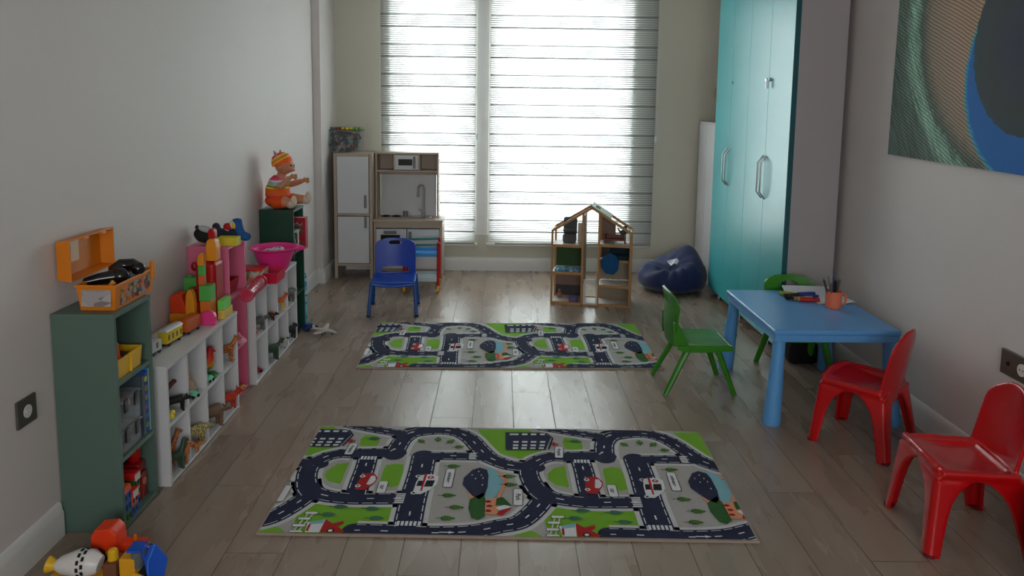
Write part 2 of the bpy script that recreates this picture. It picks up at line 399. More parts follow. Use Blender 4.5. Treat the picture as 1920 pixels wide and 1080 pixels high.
# ---------------------------------------------------------------- peacock feather canvas on the right wall
M_pic, nt, b, ob, xyz = base_mat('feather_print', .8)
y_, z_ = xyz[1], xyz[2]
nb = math_n(nt, 'MULTIPLY', math_n(nt, 'SUBTRACT', noise_n(nt, ob, 26, 4), .5), .08)
def ellipse_d(yc, zc, ra, rb):
    p = math_n(nt, 'DIVIDE', math_n(nt, 'SUBTRACT', y_, yc), ra); q = math_n(nt, 'DIVIDE', math_n(nt, 'SUBTRACT', z_, zc), rb)
    return math_n(nt, 'ADD', math_n(nt, 'SQRT', math_n(nt, 'ADD', math_n(nt, 'MULTIPLY', p, p), math_n(nt, 'MULTIPLY', q, q))), nb)
dA, dB, d = ellipse_d(-.15, .5, .355, .36), ellipse_d(-.15, .37, .405, .42), ellipse_d(-.15, .65, .87, .78)
c1 = ramp(nt, math_n(nt, 'MULTIPLY', d, .5), [(.0, (176, 140, 112)), (.3, (172, 146, 126)), (.40, (150, 134, 118)), (.445, (84, 100, 90)), (.49, (138, 176, 156)), (.53, (88, 108, 98)), (.6, (78, 94, 86)), (.75, (92, 112, 104))])
c2 = ramp(nt, dB, [(.0, (34, 100, 172)), (.93, (38, 112, 190)), (.97, (60, 160, 200)), (1, (110, 160, 140))])
c3 = ramp(nt, dA, [(.0, (62, 62, 92)), (.7, (68, 74, 80)), (1, (66, 80, 86))])
def pick(f, a_, b_):
    n = nd(nt, 'ShaderNodeMix', data_type='RGBA'); nt.links.new(f, n.inputs['Factor']); nt.links.new(a_, n.inputs['A']); nt.links.new(b_, n.inputs['B']); return n.outputs['Result']
base = pick(math_n(nt, 'LESS_THAN', dB, 1), c1, c2)
base = pick(math_n(nt, 'LESS_THAN', dA, 1), base, c3)
# barbs: fine slanted lines
sl = math_n(nt, 'ADD', z_, math_n(nt, 'MULTIPLY', y_, -.42))
barb = math_n(nt, 'SINE', math_n(nt, 'ADD', math_n(nt, 'MULTIPLY', sl, 380), math_n(nt, 'MULTIPLY', noise_n(nt, ob, 8, 3), 7)))
sl2 = math_n(nt, 'MULTIPLY', math_n(nt, 'ADD', z_, math_n(nt, 'MULTIPLY', y_, -1.3)), 1)
cbv = nd(nt, 'ShaderNodeCombineXYZ'); nt.links.new(math_n(nt, 'MULTIPLY', sl2, 60), cbv.inputs[0]); nt.links.new(math_n(nt, 'MULTIPLY', y_, 9), cbv.inputs[1])
streak = noise_n(nt, cbv.outputs[0], 1.0, 3)
outer = math_n(nt, 'MULTIPLY', math_n(nt, 'GREATER_THAN', dA, 1), math_n(nt, 'GREATER_THAN', dB, .96))
amp = math_n(nt, 'MULTIPLY', outer, .42)
fac = math_n(nt, 'ADD', math_n(nt, 'MULTIPLY', barb, amp), 1)
far_ = math_n(nt, 'GREATER_THAN', d, .9)
fac = math_n(nt, 'MULTIPLY', fac, math_n(nt, 'ADD', 1, math_n(nt, 'MULTIPLY', far_, math_n(nt, 'MULTIPLY', math_n(nt, 'SUBTRACT', streak, .45), 3.0))))
hs = nd(nt, 'ShaderNodeHueSaturation'); nt.links.new(base, hs.inputs['Color']); nt.links.new(fac, hs.inputs['Value'])
nt.links.new(hs.outputs[0], b.inputs['Base Color'])
t = thing('wall_picture', 'large canvas print of a peacock feather eye on the right wall', 'picture', (XR, 3.05, 1.25))
obj('canvas', G().box(-.03, -.001, -1.0, .86, 0, 1.25, .002), M_pic, t, rot=(math.radians(.6), 0, 0))
# ================================================================== ROAD RUGS
RD = {
 'roads':[('ring',[(0.209,0.614),(0.163,0.616),(0.12,0.598),(0.083,0.56),(0.061,0.512),(0.06,0.448),(0.074,0.381),(0.099,0.323),(0.136,0.283),(0.189,0.258),(0.275,0.243),(0.378,0.245),(0.485,0.249)],0.085),('top',[(0.392,0.626),(0.31,0.63),(0.208,0.62)],0.085),('leg',[(0.383,0.607),(0.388,0.69),(0.401,0.763),(0.435,0.826),(0.498,0.852),(0.577,0.861),(0.646,0.833),(0.698,0.773),(0.738,0.689),(0.783,0.603),(0.84,0.551),(0.863,0.536),(0.92,0.52),(0.976,0.516)],0.088),('branch',[(0.13,0.909),(0.218,0.875),(0.31,0.843),(0.398,0.825),(0.515,0.871)],0.07),('cross',[(0.274,0.61),(0.283,0.502),(0.287,0.367),(0.292,0.263)],0.085),('amb1',[(0.737,0.607),(0.657,0.608),(0.51,0.603)],0.075),('amb2',[(0.51,0.603),(0.514,0.453),(0.512,0.242),(0.517,0.039)],0.105),('bottom',[(0.337,0.027),(0.416,0.026),(0.522,0.022),(0.632,0.019),(0.749,0.032),(0.842,0.068),(0.91,0.096),(0.96,0.167),(0.997,0.246),(1.009,0.297)],0.09),('join',[(1.008,0.277),(0.983,0.317),(0.963,0.38)],0.085)],
 'green':[[(0.209,0.534),(0.162,0.515),(0.135,0.462),(0.134,0.417),(0.162,0.374),(0.212,0.354),(0.211,0.431)],[(0.364,0.514),(0.401,0.532),(0.434,0.525),(0.445,0.461),(0.444,0.352),(0.415,0.334),(0.383,0.35),(0.364,0.37),(0.361,0.481)],[(0.222,0.802),(0.274,0.8),(0.294,0.766),(0.293,0.693),(0.241,0.687),(0.221,0.697),(0.212,0.763)],[(0.156,0.201),(0.415,0.209),(0.445,0.186),(0.458,0.067),(0.326,0.071),(0.311,0.048),(0.306,0.005),(0.135,-0.002),(0.111,0.085),(0.111,0.14),(0.134,0.189)],[(0.0,0.006),(0.017,0.037),(0.039,0.047),(0.07,0.039),(0.105,0.004),(0.041,-0.009)],[(0.722,0.88),(0.777,0.729),(0.827,0.641),(0.896,0.607),(0.908,0.592),(0.966,0.613),(0.998,0.639),(1.008,0.678),(1.01,0.799),(0.957,0.885)]],
 'building':[[(0.85,0.849),(1.024,0.851),(1.054,0.8),(1.025,0.676),(0.854,0.67)]],
 'stroke':[[(1.033,0.848),(1.062,0.793),(1.04,0.686)]],
 'win':[[(0.87,0.836),(0.91,0.837),(0.91,0.82),(0.87,0.819)],[(0.925,0.838),(0.95,0.839),(0.95,0.822),(0.925,0.821)],[(0.965,0.839),(0.99,0.84),(0.99,0.823),(0.965,0.822)],[(1.007,0.84),(1.028,0.841),(1.028,0.824),(1.006,0.824)],[(0.886,0.757),(0.91,0.758),(0.91,0.742),(0.887,0.741)],[(0.925,0.759),(0.949,0.76),(0.949,0.743),(0.925,0.743)],[(0.964,0.76),(0.989,0.761),(0.988,0.745),(0.964,0.744)],[(1.005,0.761),(1.028,0.762),(1.027,0.746),(1.004,0.745)],[(0.885,0.724),(0.909,0.725),(0.909,0.709),(0.885,0.708)],[(0.924,0.725),(0.947,0.726),(0.947,0.71),(0.924,0.709)],[(0.962,0.726),(0.986,0.727),(0.986,0.711),(0.962,0.711)],[(1.002,0.728),(1.024,0.729),(1.024,0.713),(1.001,0.712)],[(0.884,0.695),(0.908,0.696),(0.908,0.68),(0.884,0.679)],[(0.921,0.696),(0.945,0.697),(0.945,0.681),(0.921,0.68)],[(0.96,0.697),(0.983,0.698),(0.983,0.682),(0.959,0.682)],[(0.997,0.699),(1.02,0.699),(1.019,0.684),(0.997,0.683)]],
 'cross_red':[(1.065,0.733)],
 'treesP':[(0.642,0.514),(0.642,0.276),(0.677,0.19),(0.651,0.114)],
 'treesG':[(0.252,0.181),(0.371,0.171),(0.22,0.126),(0.397,0.107),(0.269,0.765)],
 'treesA':[(0.481,0.743),(0.553,0.765),(0.611,0.747),(0.651,0.692)],
 'treesE':[(0.87,0.434),(0.876,0.367)],
 'pond':[(0.722,0.483),(0.751,0.504),(0.781,0.485),(0.789,0.44),(0.789,0.343),(0.78,0.281),(0.761,0.249),(0.734,0.275),(0.711,0.32),(0.69,0.361),(0.691,0.414)],
 'beach':[(0.783,0.514),(0.82,0.475),(0.85,0.404),(0.84,0.335),(0.814,0.263),(0.787,0.242),(0.78,0.407)],
 'sand':[(0.809,0.491),(0.854,0.448),(0.867,0.388),(0.837,0.254),(0.827,0.263),(0.852,0.393),(0.826,0.464)],
 'sand2':[(0.711,0.309),(0.738,0.221),(0.767,0.231),(0.779,0.312),(0.766,0.261),(0.745,0.26)],
 'bush':[(0.726,0.249),(0.755,0.28),(0.774,0.301),(0.784,0.252),(0.787,0.129),(0.764,0.105),(0.739,0.118),(0.724,0.182)],
 'house':[(0.781,0.251),(0.828,0.263),(0.837,0.141),(0.786,0.145)],
 'oval':[(0.795,0.234),(0.801,0.202),(0.798,0.168)],
 'umb':[[(0.823,0.204),(0.826,0.258),(0.852,0.264),(0.889,0.199),(0.854,0.215)],[(0.823,0.193),(0.854,0.21),(0.889,0.199),(0.84,0.167)],[(0.828,0.144),(0.84,0.172),(0.889,0.199),(0.85,0.135)]],
 'umbk':[(0.826,0.258),(0.847,0.268),(0.858,0.249),(0.838,0.234)],
 'carbody':[(0.284,0.437),(0.323,0.444),(0.338,0.428),(0.35,0.401),(0.346,0.363),(0.328,0.326),(0.315,0.304),(0.279,0.308),(0.278,0.366)],
 'carwin':[(0.322,0.42),(0.337,0.42),(0.346,0.39),(0.341,0.363),(0.33,0.347),(0.315,0.351)],
 'wheel':[(0.288,0.415),(0.285,0.337)],
 'ambbody':[(0.516,0.429),(0.539,0.439),(0.576,0.437),(0.592,0.421),(0.589,0.356),(0.566,0.314),(0.535,0.28),(0.504,0.283),(0.507,0.374)],
 'ambwin':[[(0.514,0.385),(0.54,0.386),(0.537,0.344),(0.511,0.343)],[(0.547,0.389),(0.579,0.39),(0.574,0.34),(0.541,0.339)]],
 'ambwh':[(0.51,0.421),(0.508,0.289)],
 'ambred':[(0.533,0.441),(0.543,0.441),(0.538,0.307),(0.531,0.304)],
 'ambcross':[(0.56,0.414)],
 'label':[('Park',(0.907,0.271),(0.907,0.325),(0.907,0.215)),('ambulance',(0.633,0.413),(0.635,0.484),(0.632,0.347)),('car',(0.381,0.33),(0.38,0.368),(0.381,0.288)),('Hospital',(0.191,0.655),(0.193,0.7),(0.188,0.607))],
 'hroof':[(0.22,0.094),(0.303,0.018),(0.296,0.004),(0.22,0.002)],
 'hchim':[(0.249,0.065),(0.286,0.084),(0.29,0.065),(0.272,0.047)],
 'hwall':[(0.161,0.073),(0.22,0.094),(0.218,0.001),(0.17,0.001)],
 'hblue':[(0.168,0.076),(0.219,0.093),(0.217,0.067),(0.168,0.056)],
 'hred':[(0.168,0.056),(0.177,0.059),(0.177,0.013),(0.169,0.017)],
 'fence':[(0.155,0.134),(0.139,0.095),(0.133,0.05),(0.132,0.011)],
 'hwin':[(0.254,0.02)],

}
RP, RW, RDp = .892, 1.74, .90
rug_cols = [('rug_grey', (176, 172, 170)), ('rug_light', (205, 205, 206)), ('rug_navy', (26, 34, 66)), ('rug_white', (225, 226, 230)), ('rug_green', (118, 176, 36)),
            ('rug_red', (178, 22, 28)), ('rug_dkgreen', (40, 96, 36)), ('rug_cyan', (130, 185, 200)), ('rug_peach', (224, 150, 112)), ('rug_black', (22, 24, 30)), ('rug_binding', (168, 150, 138)), ('rug_bluegreen', (70, 120, 104))]
rug_m = [mat(n, c, .95, bump=.5, bs=420, var=.08, vs_=160) for n, c in rug_cols]
GREY, LIGHT, NAVY, WHITE, GREEN, RED, DKG, CYAN, PEACH, BLACK, BIND, BLG = range(12)
def clip(poly, x0, x1, y0, y1):
    for ax, lim, sg in ((0, x0, 1), (0, x1, -1), (1, y0, 1), (1, y1, -1)):
        out = []
        for i, p in enumerate(poly):
            q = poly[i-1]; ip = (p[ax]-lim)*sg >= 0; iq = (q[ax]-lim)*sg >= 0
            if ip != iq:
                t_ = (lim-q[ax])/(p[ax]-q[ax]); r = (q[0]+(p[0]-q[0])*t_, q[1]+(p[1]-q[1])*t_); out.append(r)
            if ip: out.append(p)
        poly = out
        if len(poly) < 3: return []
    return poly
def spline(pts, step=.012):
    out = []; n = len(pts)
    for i in range(n-1):
        p0, p1, p2, p3 = pts[max(i-1, 0)], pts[i], pts[i+1], pts[min(i+2, n-1)]
        k = max(1, int(math.dist(p1, p2)/step))
        for j in range(k):
            t_ = j/k
            out.append(tuple(.5*((2*b_)+(-a_+c_)*t_+(2*a_-5*b_+4*c_-d_)*t_**2+(-a_+3*b_-3*c_+d_)*t_**3) for a_, b_, c_, d_ in zip(p0, p1, p2, p3)))
    out.append(pts[-1]); return out
def offset(path, o):
    res = []
    for i, p in enumerate(path):
        a_, b_ = path[max(i-1, 0)], path[min(i+1, len(path)-1)]; dx, dy_ = b_[0]-a_[0], b_[1]-a_[1]; l = math.hypot(dx, dy_) or 1
        res.append((p[0]-dy_/l*o, p[1]+dx/l*o))
    return res
def make_rug(label, loc, rz):
    bm = bmesh.new(); B = .008
    def add(poly, mi, z, simple=False):
        poly = clip(list(poly), B, RW-B, B, RDp-B)
        if len(poly) < 3: return
        try:
            f = bm.faces.new([bm.verts.new((p[0], p[1], z)) for p in poly])
            f.normal_update()
            if f.normal.z < 0: f.normal_flip()
            f.material_index = mi
        except ValueError: pass
    # body with bound edges
    t = bmesh.new(); bmesh.ops.create_cube(t, size=1); bmesh.ops.scale(t, vec=(RW, RDp, .008), verts=t.verts)
    bmesh.ops.translate(t, vec=(RW/2, RDp/2, .004), verts=t.verts); bmesh.ops.bevel(t, geom=t.edges[:], offset=.0025, segments=2, affect='EDGES')
    for f in t.faces: f.material_index = BIND
    t.to_mesh(_tm); t.free(); bm.from_mesh(_tm)
    Z = [.0083+.00018*i+(.0012 if i > 3 else 0) for i in range(14)]
    def strip(path, w_, mi, z, s=0, e=None):
        L, R_ = offset(path, w_/2), offset(path, -w_/2)
        for i in range(len(path)-1): add((R_[i], R_[i+1], L[i+1], L[i]), mi, z)
    def disc(c, r, mi, z, n=16, sx=1, sy=1, rot=0):
        add([(c[0]+r*sx*math.cos(2*PI*i/n)*math.cos(rot)-r*sy*math.sin(2*PI*i/n)*math.sin(rot), c[1]+r*sx*math.cos(2*PI*i/n)*math.sin(rot)+r*sy*math.sin(2*PI*i/n)*math.cos(rot)) for i in range(n)], mi, z)
    add([(0, 0), (RW, 0), (RW, RDp), (0, RDp)], GREY, Z[0])
    T = [-RP, 0, RP]
    S = lambda L, d_: [(p[0]+d_, p[1]) for p in L]
    roads = [(n, spline(p), w_) for n, p, w_ in RD['roads']]
    allr = [(S(p, d_), w_) for d_ in T for n, p, w_ in roads]
    for p, w_ in allr:
        strip(p, w_+.036, LIGHT, Z[2])
    for d_ in T:
        for G_ in RD['green']:
            sm = spline(G_+[G_[0]], .03)[:-1] if len(G_) < 9 else G_
            c = (sum(p[0] for p in sm)/len(sm), sum(p[1] for p in sm)/len(sm))
            add(S(sm, d_), GREEN, Z[1])
    for k, (p, w_) in enumerate(allr):
        strip(p, w_, NAVY, Z[3]+.000036*k)
        for e_ in (p[0], p[-1]):
            disc(e_, w_/2, NAVY, Z[3]+.000036*k+(.000012 if e_ is p[0] else .000024))
    for d_ in T:
        pass
    def covered(pt, me):
        for p, w_ in allr:
            if p is me: continue
            for q in p[::2]:
                if abs(q[0]-pt[0]) < w_ and math.dist(q, pt) < w_/2-.006: return True
        return False
    for p, w_ in allr:
        if p[0][0] > RW+.3 or p[-1][0] < -.4: continue
        for o, on, off_, wd in ((w_/2-.009, 3, 1, .0035), (-(w_/2-.009), 3, 1, .0035), (0, 2, 5, .006)):
            q = offset(p, o); i = 0
            while i < len(q)-1:
                seg = q[i:i+on+1]
                if len(seg) > 1 and not covered(seg[len(seg)//2], p): strip(seg, wd, WHITE, Z[5])
                i += on+off_
    def crossing(c, dirx, n, span, ln):
        for i in range(n):
            o = (i-(n-1)/2)*span/n
            if dirx: add([(c[0]-ln/2, c[1]+o-.004), (c[0]+ln/2, c[1]+o-.004), (c[0]+ln/2, c[1]+o+.004), (c[0]-ln/2, c[1]+o+.004)], WHITE, Z[6])
            else: add([(c[0]+o-.005, c[1]-ln/2), (c[0]+o+.005, c[1]-ln/2), (c[0]+o+.005, c[1]+ln/2), (c[0]+o-.005, c[1]+ln/2)], WHITE, Z[6])
    def arrow(c, ang, ln):
        ca, sa = math.cos(ang), math.sin(ang)
        pts = [(-ln/2, -.003), (ln*.1, -.003), (ln*.1, -.008), (ln/2, 0), (ln*.1, .008), (ln*.1, .003), (-ln/2, .003)]
        pts = [(c[0]+x*ca-y*sa, c[1]+x*sa+y*ca) for x, y in pts]
        add(pts[:2]+pts[5:], WHITE, Z[6]); add(pts[2:5], WHITE, Z[6])
    def tree(c, mi, ln=.055, ang=0):
        ca, sa = math.cos(ang), math.sin(ang)
        def X(L): return [(c[0]+x*ca-y*sa, c[1]+x*sa+y*ca) for x, y in L]
        add(X([(-ln*.75, -.0015), (-ln*.3, -.0015), (-ln*.3, .0015), (-ln*.75, .0015)]), BLACK, Z[7])
        add(X([(-ln*.4, -.006), (-ln*.2, -.015), (ln*.15, -.013), (ln*.6, 0), (ln*.15, .013), (-ln*.2, .015), (-ln*.4, .006)]), mi, Z[7])
        for k in range(4):
            x = -ln*.25+k*ln*.17
            add(X([(x, -.009), (x+.006, -.002), (x+.002, -.002), (x-.003, -.008)]), GREEN if mi == DKG else DKG, Z[8])
            add(X([(x, .009), (x+.006, .002), (x+.002, .002), (x-.003, .008)]), GREEN if mi == DKG else DKG, Z[8])
    def quadstroke(L, wd, mi, z):
        strip(L, wd, mi, z)
    lab_m = []
    for d_ in T:
        crossing((.282+d_, .575), False, 5, .07, .03); crossing((.462+d_, .25), True, 6, .075, .035)
        crossing((.519+d_, .075), False, 6, .09, .03); crossing((.715+d_, .607), True, 5, .06, .03)
        arrow((.425+d_, .83), .75, .04); arrow((.372+d_, .655), .95, .035); arrow((.66+d_, .022), 0, .055); arrow((.07+d_, .5), -1.5, 0.001)
        for b_ in RD['building']: add(S(b_, d_), NAVY, Z[7])
        for b_ in RD['win']: add(S(b_, d_), WHITE, Z[8])
        quadstroke(S(RD['stroke'][0], d_), .008, NAVY, Z[7])
        c = S(RD['cross_red'], d_)[0]
        add([(c[0]-.02, c[1]-.005), (c[0]+.02, c[1]-.005), (c[0]+.02, c[1]+.005), (c[0]-.02, c[1]+.005)], RED, Z[7]); add([(c[0]-.006, c[1]-.018), (c[0]+.006, c[1]-.018), (c[0]+.006, c[1]+.018), (c[0]-.006, c[1]+.018)], RED, Z[8])
        for c in RD['treesP']+RD['treesE']: tree((c[0]+d_, c[1]), DKG)
        for c in RD['treesG']: tree((c[0]+d_, c[1]), BLG)
        for c, an in zip(RD['treesA'], (2.3, 1.6, .9, .2)): tree((c[0]+d_, c[1]), DKG, .042, an)
        for key, mi, z in (('beach', CYAN, Z[6]), ('sand', PEACH, Z[7]), ('sand2', PEACH, Z[7]), ('pond', NAVY, Z[8]), ('bush', DKG, Z[8]), ('house', PEACH, Z[8]), ('umbk', BLACK, Z[9])):
            add(S(RD[key], d_), mi, z)
        for k, o_ in enumerate(((0, .06), (-.01, 0), (.012, .03), (.02, -.05), (-.025, .03), (.02, .005))):
            c = (.748+d_+o_[0], .41+o_[1]); add([(c[0]-.002, c[1]-.005), (c[0]+.002, c[1]-.005), (c[0]+.002, c[1]+.005), (c[0]-.002, c[1]+.005)], WHITE, Z[9])
        for c in RD['oval']: disc((c[0]+d_, c[1]), .012, RED, Z[9], 12, 1, .75); disc((c[0]+d_, c[1]), .006, BLACK, Z[10], 8, 1, .5)
        for k, mi in zip(range(3), (DKG, WHITE, RED)): add(S(RD['umb'][k], d_), mi, Z[10])
        for key, mi, z in (('carbody', RED, Z[7]), ('carwin', WHITE, Z[8]), ('ambbody', WHITE, Z[8]), ('ambred', RED, Z[10])): add(S(RD[key], d_), mi, z)
        for b_ in RD['ambwin']: add(S(b_, d_), BLACK, Z[9])
        for c in RD['wheel']: disc((c[0]+d_, c[1]), .011, WHITE, Z[9]); disc((c[0]+d_, c[1]), .005, BLACK, Z[10])
        for c in RD['ambwh']: disc((c[0]+d_, c[1]), .012, WHITE, Z[9]); disc((c[0]+d_, c[1]), .006, BLACK, Z[10])
        c = S(RD['ambcross'], d_)[0]; disc(c, .013, RED, Z[9]); add([(c[0]-.007, c[1]-.002), (c[0]+.007, c[1]-.002), (c[0]+.007, c[1]+.002), (c[0]-.007, c[1]+.002)], WHITE, Z[10]); add([(c[0]-.002, c[1]-.008), (c[0]+.002, c[1]-.008), (c[0]+.002, c[1]+.008), (c[0]-.002, c[1]+.008)], WHITE, Z[10])
        for key, mi, z in (('hwall', WHITE, Z[7]), ('hblue', CYAN, Z[8]), ('hred', RED, Z[8]), ('hroof', RED, Z[8]), ('hchim', RED, Z[7])): add(S(RD[key], d_), mi, z)
        c = S(RD['hwin'], d_)[0]; disc(c, .014, BLACK, Z[9]); disc(c, .008, WHITE, Z[10])
        for c in RD['fence']:
            add([(c[0]+d_-.02, c[1]-.01), (c[0]+d_+.022, c[1]-.01), (c[0]+d_+.032, c[1]), (c[0]+d_+.022, c[1]+.01), (c[0]+d_-.02, c[1]+.01)], BLACK, Z[8])
            add([(c[0]+d_-.018, c[1]-.008), (c[0]+d_+.021, c[1]-.008), (c[0]+d_+.029, c[1]), (c[0]+d_+.021, c[1]+.008), (c[0]+d_-.018, c[1]+.008)], WHITE, Z[9])
        for k, x in enumerate((.0, .018)):
            f0, f1 = RD['fence'][0], RD['fence'][-1]
            strip([(f0[0]+d_+x-.006, f0[1]), (f1[0]+d_+x-.006, f1[1])], .004, WHITE, Z[7])
        for txt, c, e0, e1 in RD['label']:
            l = math.dist(e0, e1)+.012; h = .017
            c0 = (c[0]+d_, c[1])
            if c0[0] < -.05 or c0[0] > RW+.05: continue
            an = math.atan2(e1[1]-e0[1], e1[0]-e0[0]); ca, sa = math.cos(an), math.sin(an)
            for grow, mi, z in ((.0025, BLACK, Z[9]), (0, WHITE, Z[10])):
                pts = []
                for sx_, sy_ in ((1, 1), (-1, 1), (-1, -1), (1, -1)):
                    for q in range(4):
                        a2 = {(1, 1): 0, (-1, 1): 90, (-1, -1): 180, (1, -1): 270}[(sx_, sy_)]+q*30
                        x = sx_*(l/2-.008)+(.008+grow)*math.cos(math.radians(a2)); y = sy_*(h-.008)+(.008+grow)*math.sin(math.radians(a2))
                        pts.append((c0[0]+x*ca-y*sa, c0[1]+x*sa+y*ca))
                add(pts, mi, z)
            cu = bpy.data.curves.new('txt', 'FONT'); cu.body = txt; cu.size = .026 if len(txt) < 6 else .02; cu.align_x = 'CENTER'; cu.align_y = 'CENTER'
            cu.fill_mode = 'FRONT' if False else 'BOTH'; cu.offset = .0006
            to = bpy.data.objects.new('txt', cu); C.objects.link(to); dg = bpy.context.evaluated_depsgraph_get(); me = bpy.data.meshes.new_from_object(to.evaluated_get(dg))
            xs = [v.co.x for v in me.vertices]; ww = max(xs)-min(xs); k = min(1, (l-.012)/ww)
            for v in me.vertices:
                x, y = v.co.x*k, v.co.y*k; v.co = (c0[0]+x*ca-y*sa, c0[1]+x*sa+y*ca, Z[11])
            keep = all(B < v.co.x < RW-B and B < v.co.y < RDp-B for v in me.vertices)
            n0 = len(bm.faces)
            if keep:
                bm.from_mesh(me); bm.faces.ensure_lookup_table()
                for f in bm.faces[n0:]: f.material_index = BLACK
            bpy.data.objects.remove(to); bpy.data.curves.remove(cu)
    me = bpy.data.meshes.new('rug'); bm.to_mesh(me); bm.free()
    for m_ in rug_m: me.materials.append(m_)
    o = bpy.data.objects.new('play_rug', me); C.objects.link(o); o.location = loc; o.rotation_euler = (0, 0, rz)
    return tag(o, label, 'rug')
r1 = make_rug('road-map play rug lying nearest the camera on the open floor', (-.832, 2.52, 0), math.radians(-1.2))
r2 = r1.copy(); C.objects.link(r2); r2.location = (-.80, 4.195, 0); r2.rotation_euler = (0, 0, math.radians(.8))
tag(r2, 'road-map play rug farther back, its right end behind the green chair', 'rug')
# ================================================================== FURNITURE
M_birch = mat('limed_wood', (176, 158, 142), .5, var=.05, bump=.1)
M_pine = mat('oiled_pine', (176, 128, 78), .5, var=.08, bump=.1)
# ---- toy refrigerator
FY = 6.42
t = thing('toy_refrigerator', 'tall toy refrigerator unit with two white doors in a pale wood frame', 'toy kitchen', (-1.215, 6.6, 0))
def wb(name, mt, *bx, par=None, bev=.002, **k):
    g = G()
    for b_ in bx: g.box(*b_, bev)
    return obj(name, g, mt, par, world=True, **k)
x0, x1 = -1.388, -1.066
wb('frame', M_birch, (x0, x0+.026, FY, 6.765, 0, 1.055), (x1-.026, x1, FY, 6.765, 0, 1.055), (x0+.026, x1-.026, FY, 6.765, 1.032, 1.055), (x0+.026, x1-.026, FY, 6.765, .545-.012, .545+.004), (x0+.026, x1-.026, FY, 6.765, .105, .125), par=t)
wb('back_panel', M_birch, (x0+.026, x1-.026, 6.755, 6.765, .125, 1.032), par=t)
for nm, z0, z1, hz in (('door', .552, 1.03, (.6, .68)), ('door', .13, .527, (.43, .51))):
    d_ = wb(nm, M_white, (x0+.03, x1-.03, FY-.006, FY+.008, z0, z1), par=t)
    wb('handle', M_grey, (x1-.068, x1-.046, FY-.026, FY-.008, hz[0], hz[1]+.03), par=d_, bev=.006)
# ---- toy kitchen
t = thing('toy_kitchen', 'toy kitchen in pale wood with microwave shelf, sink and white cupboard doors', 'toy kitchen', (-.78, 6.56, 0))
x0, x1 = -1.06, -.485
TY = 6.53
wb('cabinet_frame', M_birch, (x0, x0+.018, FY+.01, 6.70, 0, .485), (x1-.018, x1, FY+.01, 6.70, 0, .485), (x0+.018, x1-.018, FY+.02, 6.70, .43, .485), (x0+.018, x1-.018, FY+.02, 6.70, .06, .08), par=t)
wb('back_panel', M_white, (x0+.018, x1-.018, 6.69, 6.70, .08, .43), (x0+.03, x1-.07, 6.68, 6.69, .5, .86), par=t)
ct = wb('countertop', M_birch, (x0-.003, x1+.006, FY-.005, 6.70, .485, .503), par=t)
wb('upper_frame', M_birch, (x0, x0+.016, TY, 6.70, .503, 1.06), (x1-.055, x1-.039, TY, 6.70, .503, 1.06), (x0+.016, x1-.055, TY, 6.70, 1.044, 1.06), (x0+.016, x1-.055, TY, 6.70, .895, .91), (x0+.016, x1-.055, 6.675, 6.70, .86, .895), (-.905, -.893, TY, 6.70, .91, 1.044), (-.695, -.683, TY, 6.70, .91, 1.044), par=t)
wb('shelf_back', M_birch, (x0+.016, x1-.055, 6.692, 6.70, .91, 1.044), par=t)
mw = wb('microwave_door', M_white, (-.892, -.696, TY-.006, TY+.006, .915, 1.04), par=t)
wb('window', M_blk, (-.862, -.745, TY-.010, TY-.006, .952, 1.005), par=mw, bev=.001)
wb('handle', M_grey, (-.737, -.718, TY-.026, TY-.007, .925, 1.03), par=mw, bev=.006)
d1_ = wb('oven_door', M_white, (x0+.022, -.784, FY, FY+.012, .085, .424), par=t)
wb('window', M_blk, (-1.0, -.838, FY-.004, FY, .26, .375), par=d1_, bev=.001)
wb('handle', M_grey, (-.975, -.865, FY-.02, FY-.001, .385, .41), par=d1_, bev=.008)
d1_ = wb('cupboard_door', M_white, (-.778, x1-.022, FY, FY+.012, .085, .424), par=t)
wb('handle', M_grey, (-.765, -.74, FY-.02, FY-.001, .32, .405), par=d1_, bev=.008)
for xc in (-.985, -.895):
    g = G().lathe([(0, 0), (.042, 0), (.042, .004), (.034, .005), (0, .004)], (xc, 6.62, .503), 24)
    for k in range(3): g.tube([(xc+.012*(k+1)*math.cos(a_*PI/9), 6.62+.012*(k+1)*math.sin(a_*PI/9), .508) for a_ in range(18)], .0016, 5, closed=True)
    obj('hob_ring', g, M_blk, ct, world=True)
obj('sink', G().lathe([(.088, .001), (.084, .004), (.07, .001), (.06, -.0), (.03, .0005), (0, .001)], (-.675, 6.6, .5035), 32), M_chr, ct, world=True)
g = G().cyl((-.665, 6.665, .503), (-.665, 6.655, .53), .018).tube([(-.665, 6.655, .52), (-.663, 6.655, .62), (-.66, 6.655, .73), (-.668, 6.65, .77), (-.69, 6.635, .775), (-.708, 6.66, .75), (-.712, 6.65, .67)], [.013, .011, .010, .010, .010, .012, .013], 10)
g.tube([(-.668, 6.655, .54), (-.7, 6.635, .565)], [.01, .006], 8)
obj('faucet', g, mat('light_grey_plastic', (170, 170, 172), .35), ct, world=True)
t = obj('toy_cup', G().lathe([(0, 0), (.02, 0), (.022, .045), (.019, .045), (.017, .004), (0, .004)]), M_grey, loc=(-.815, 6.62, .503))
tag(t, 'small grey toy cup on the toy kitchen counter beside the hob', 'cup')

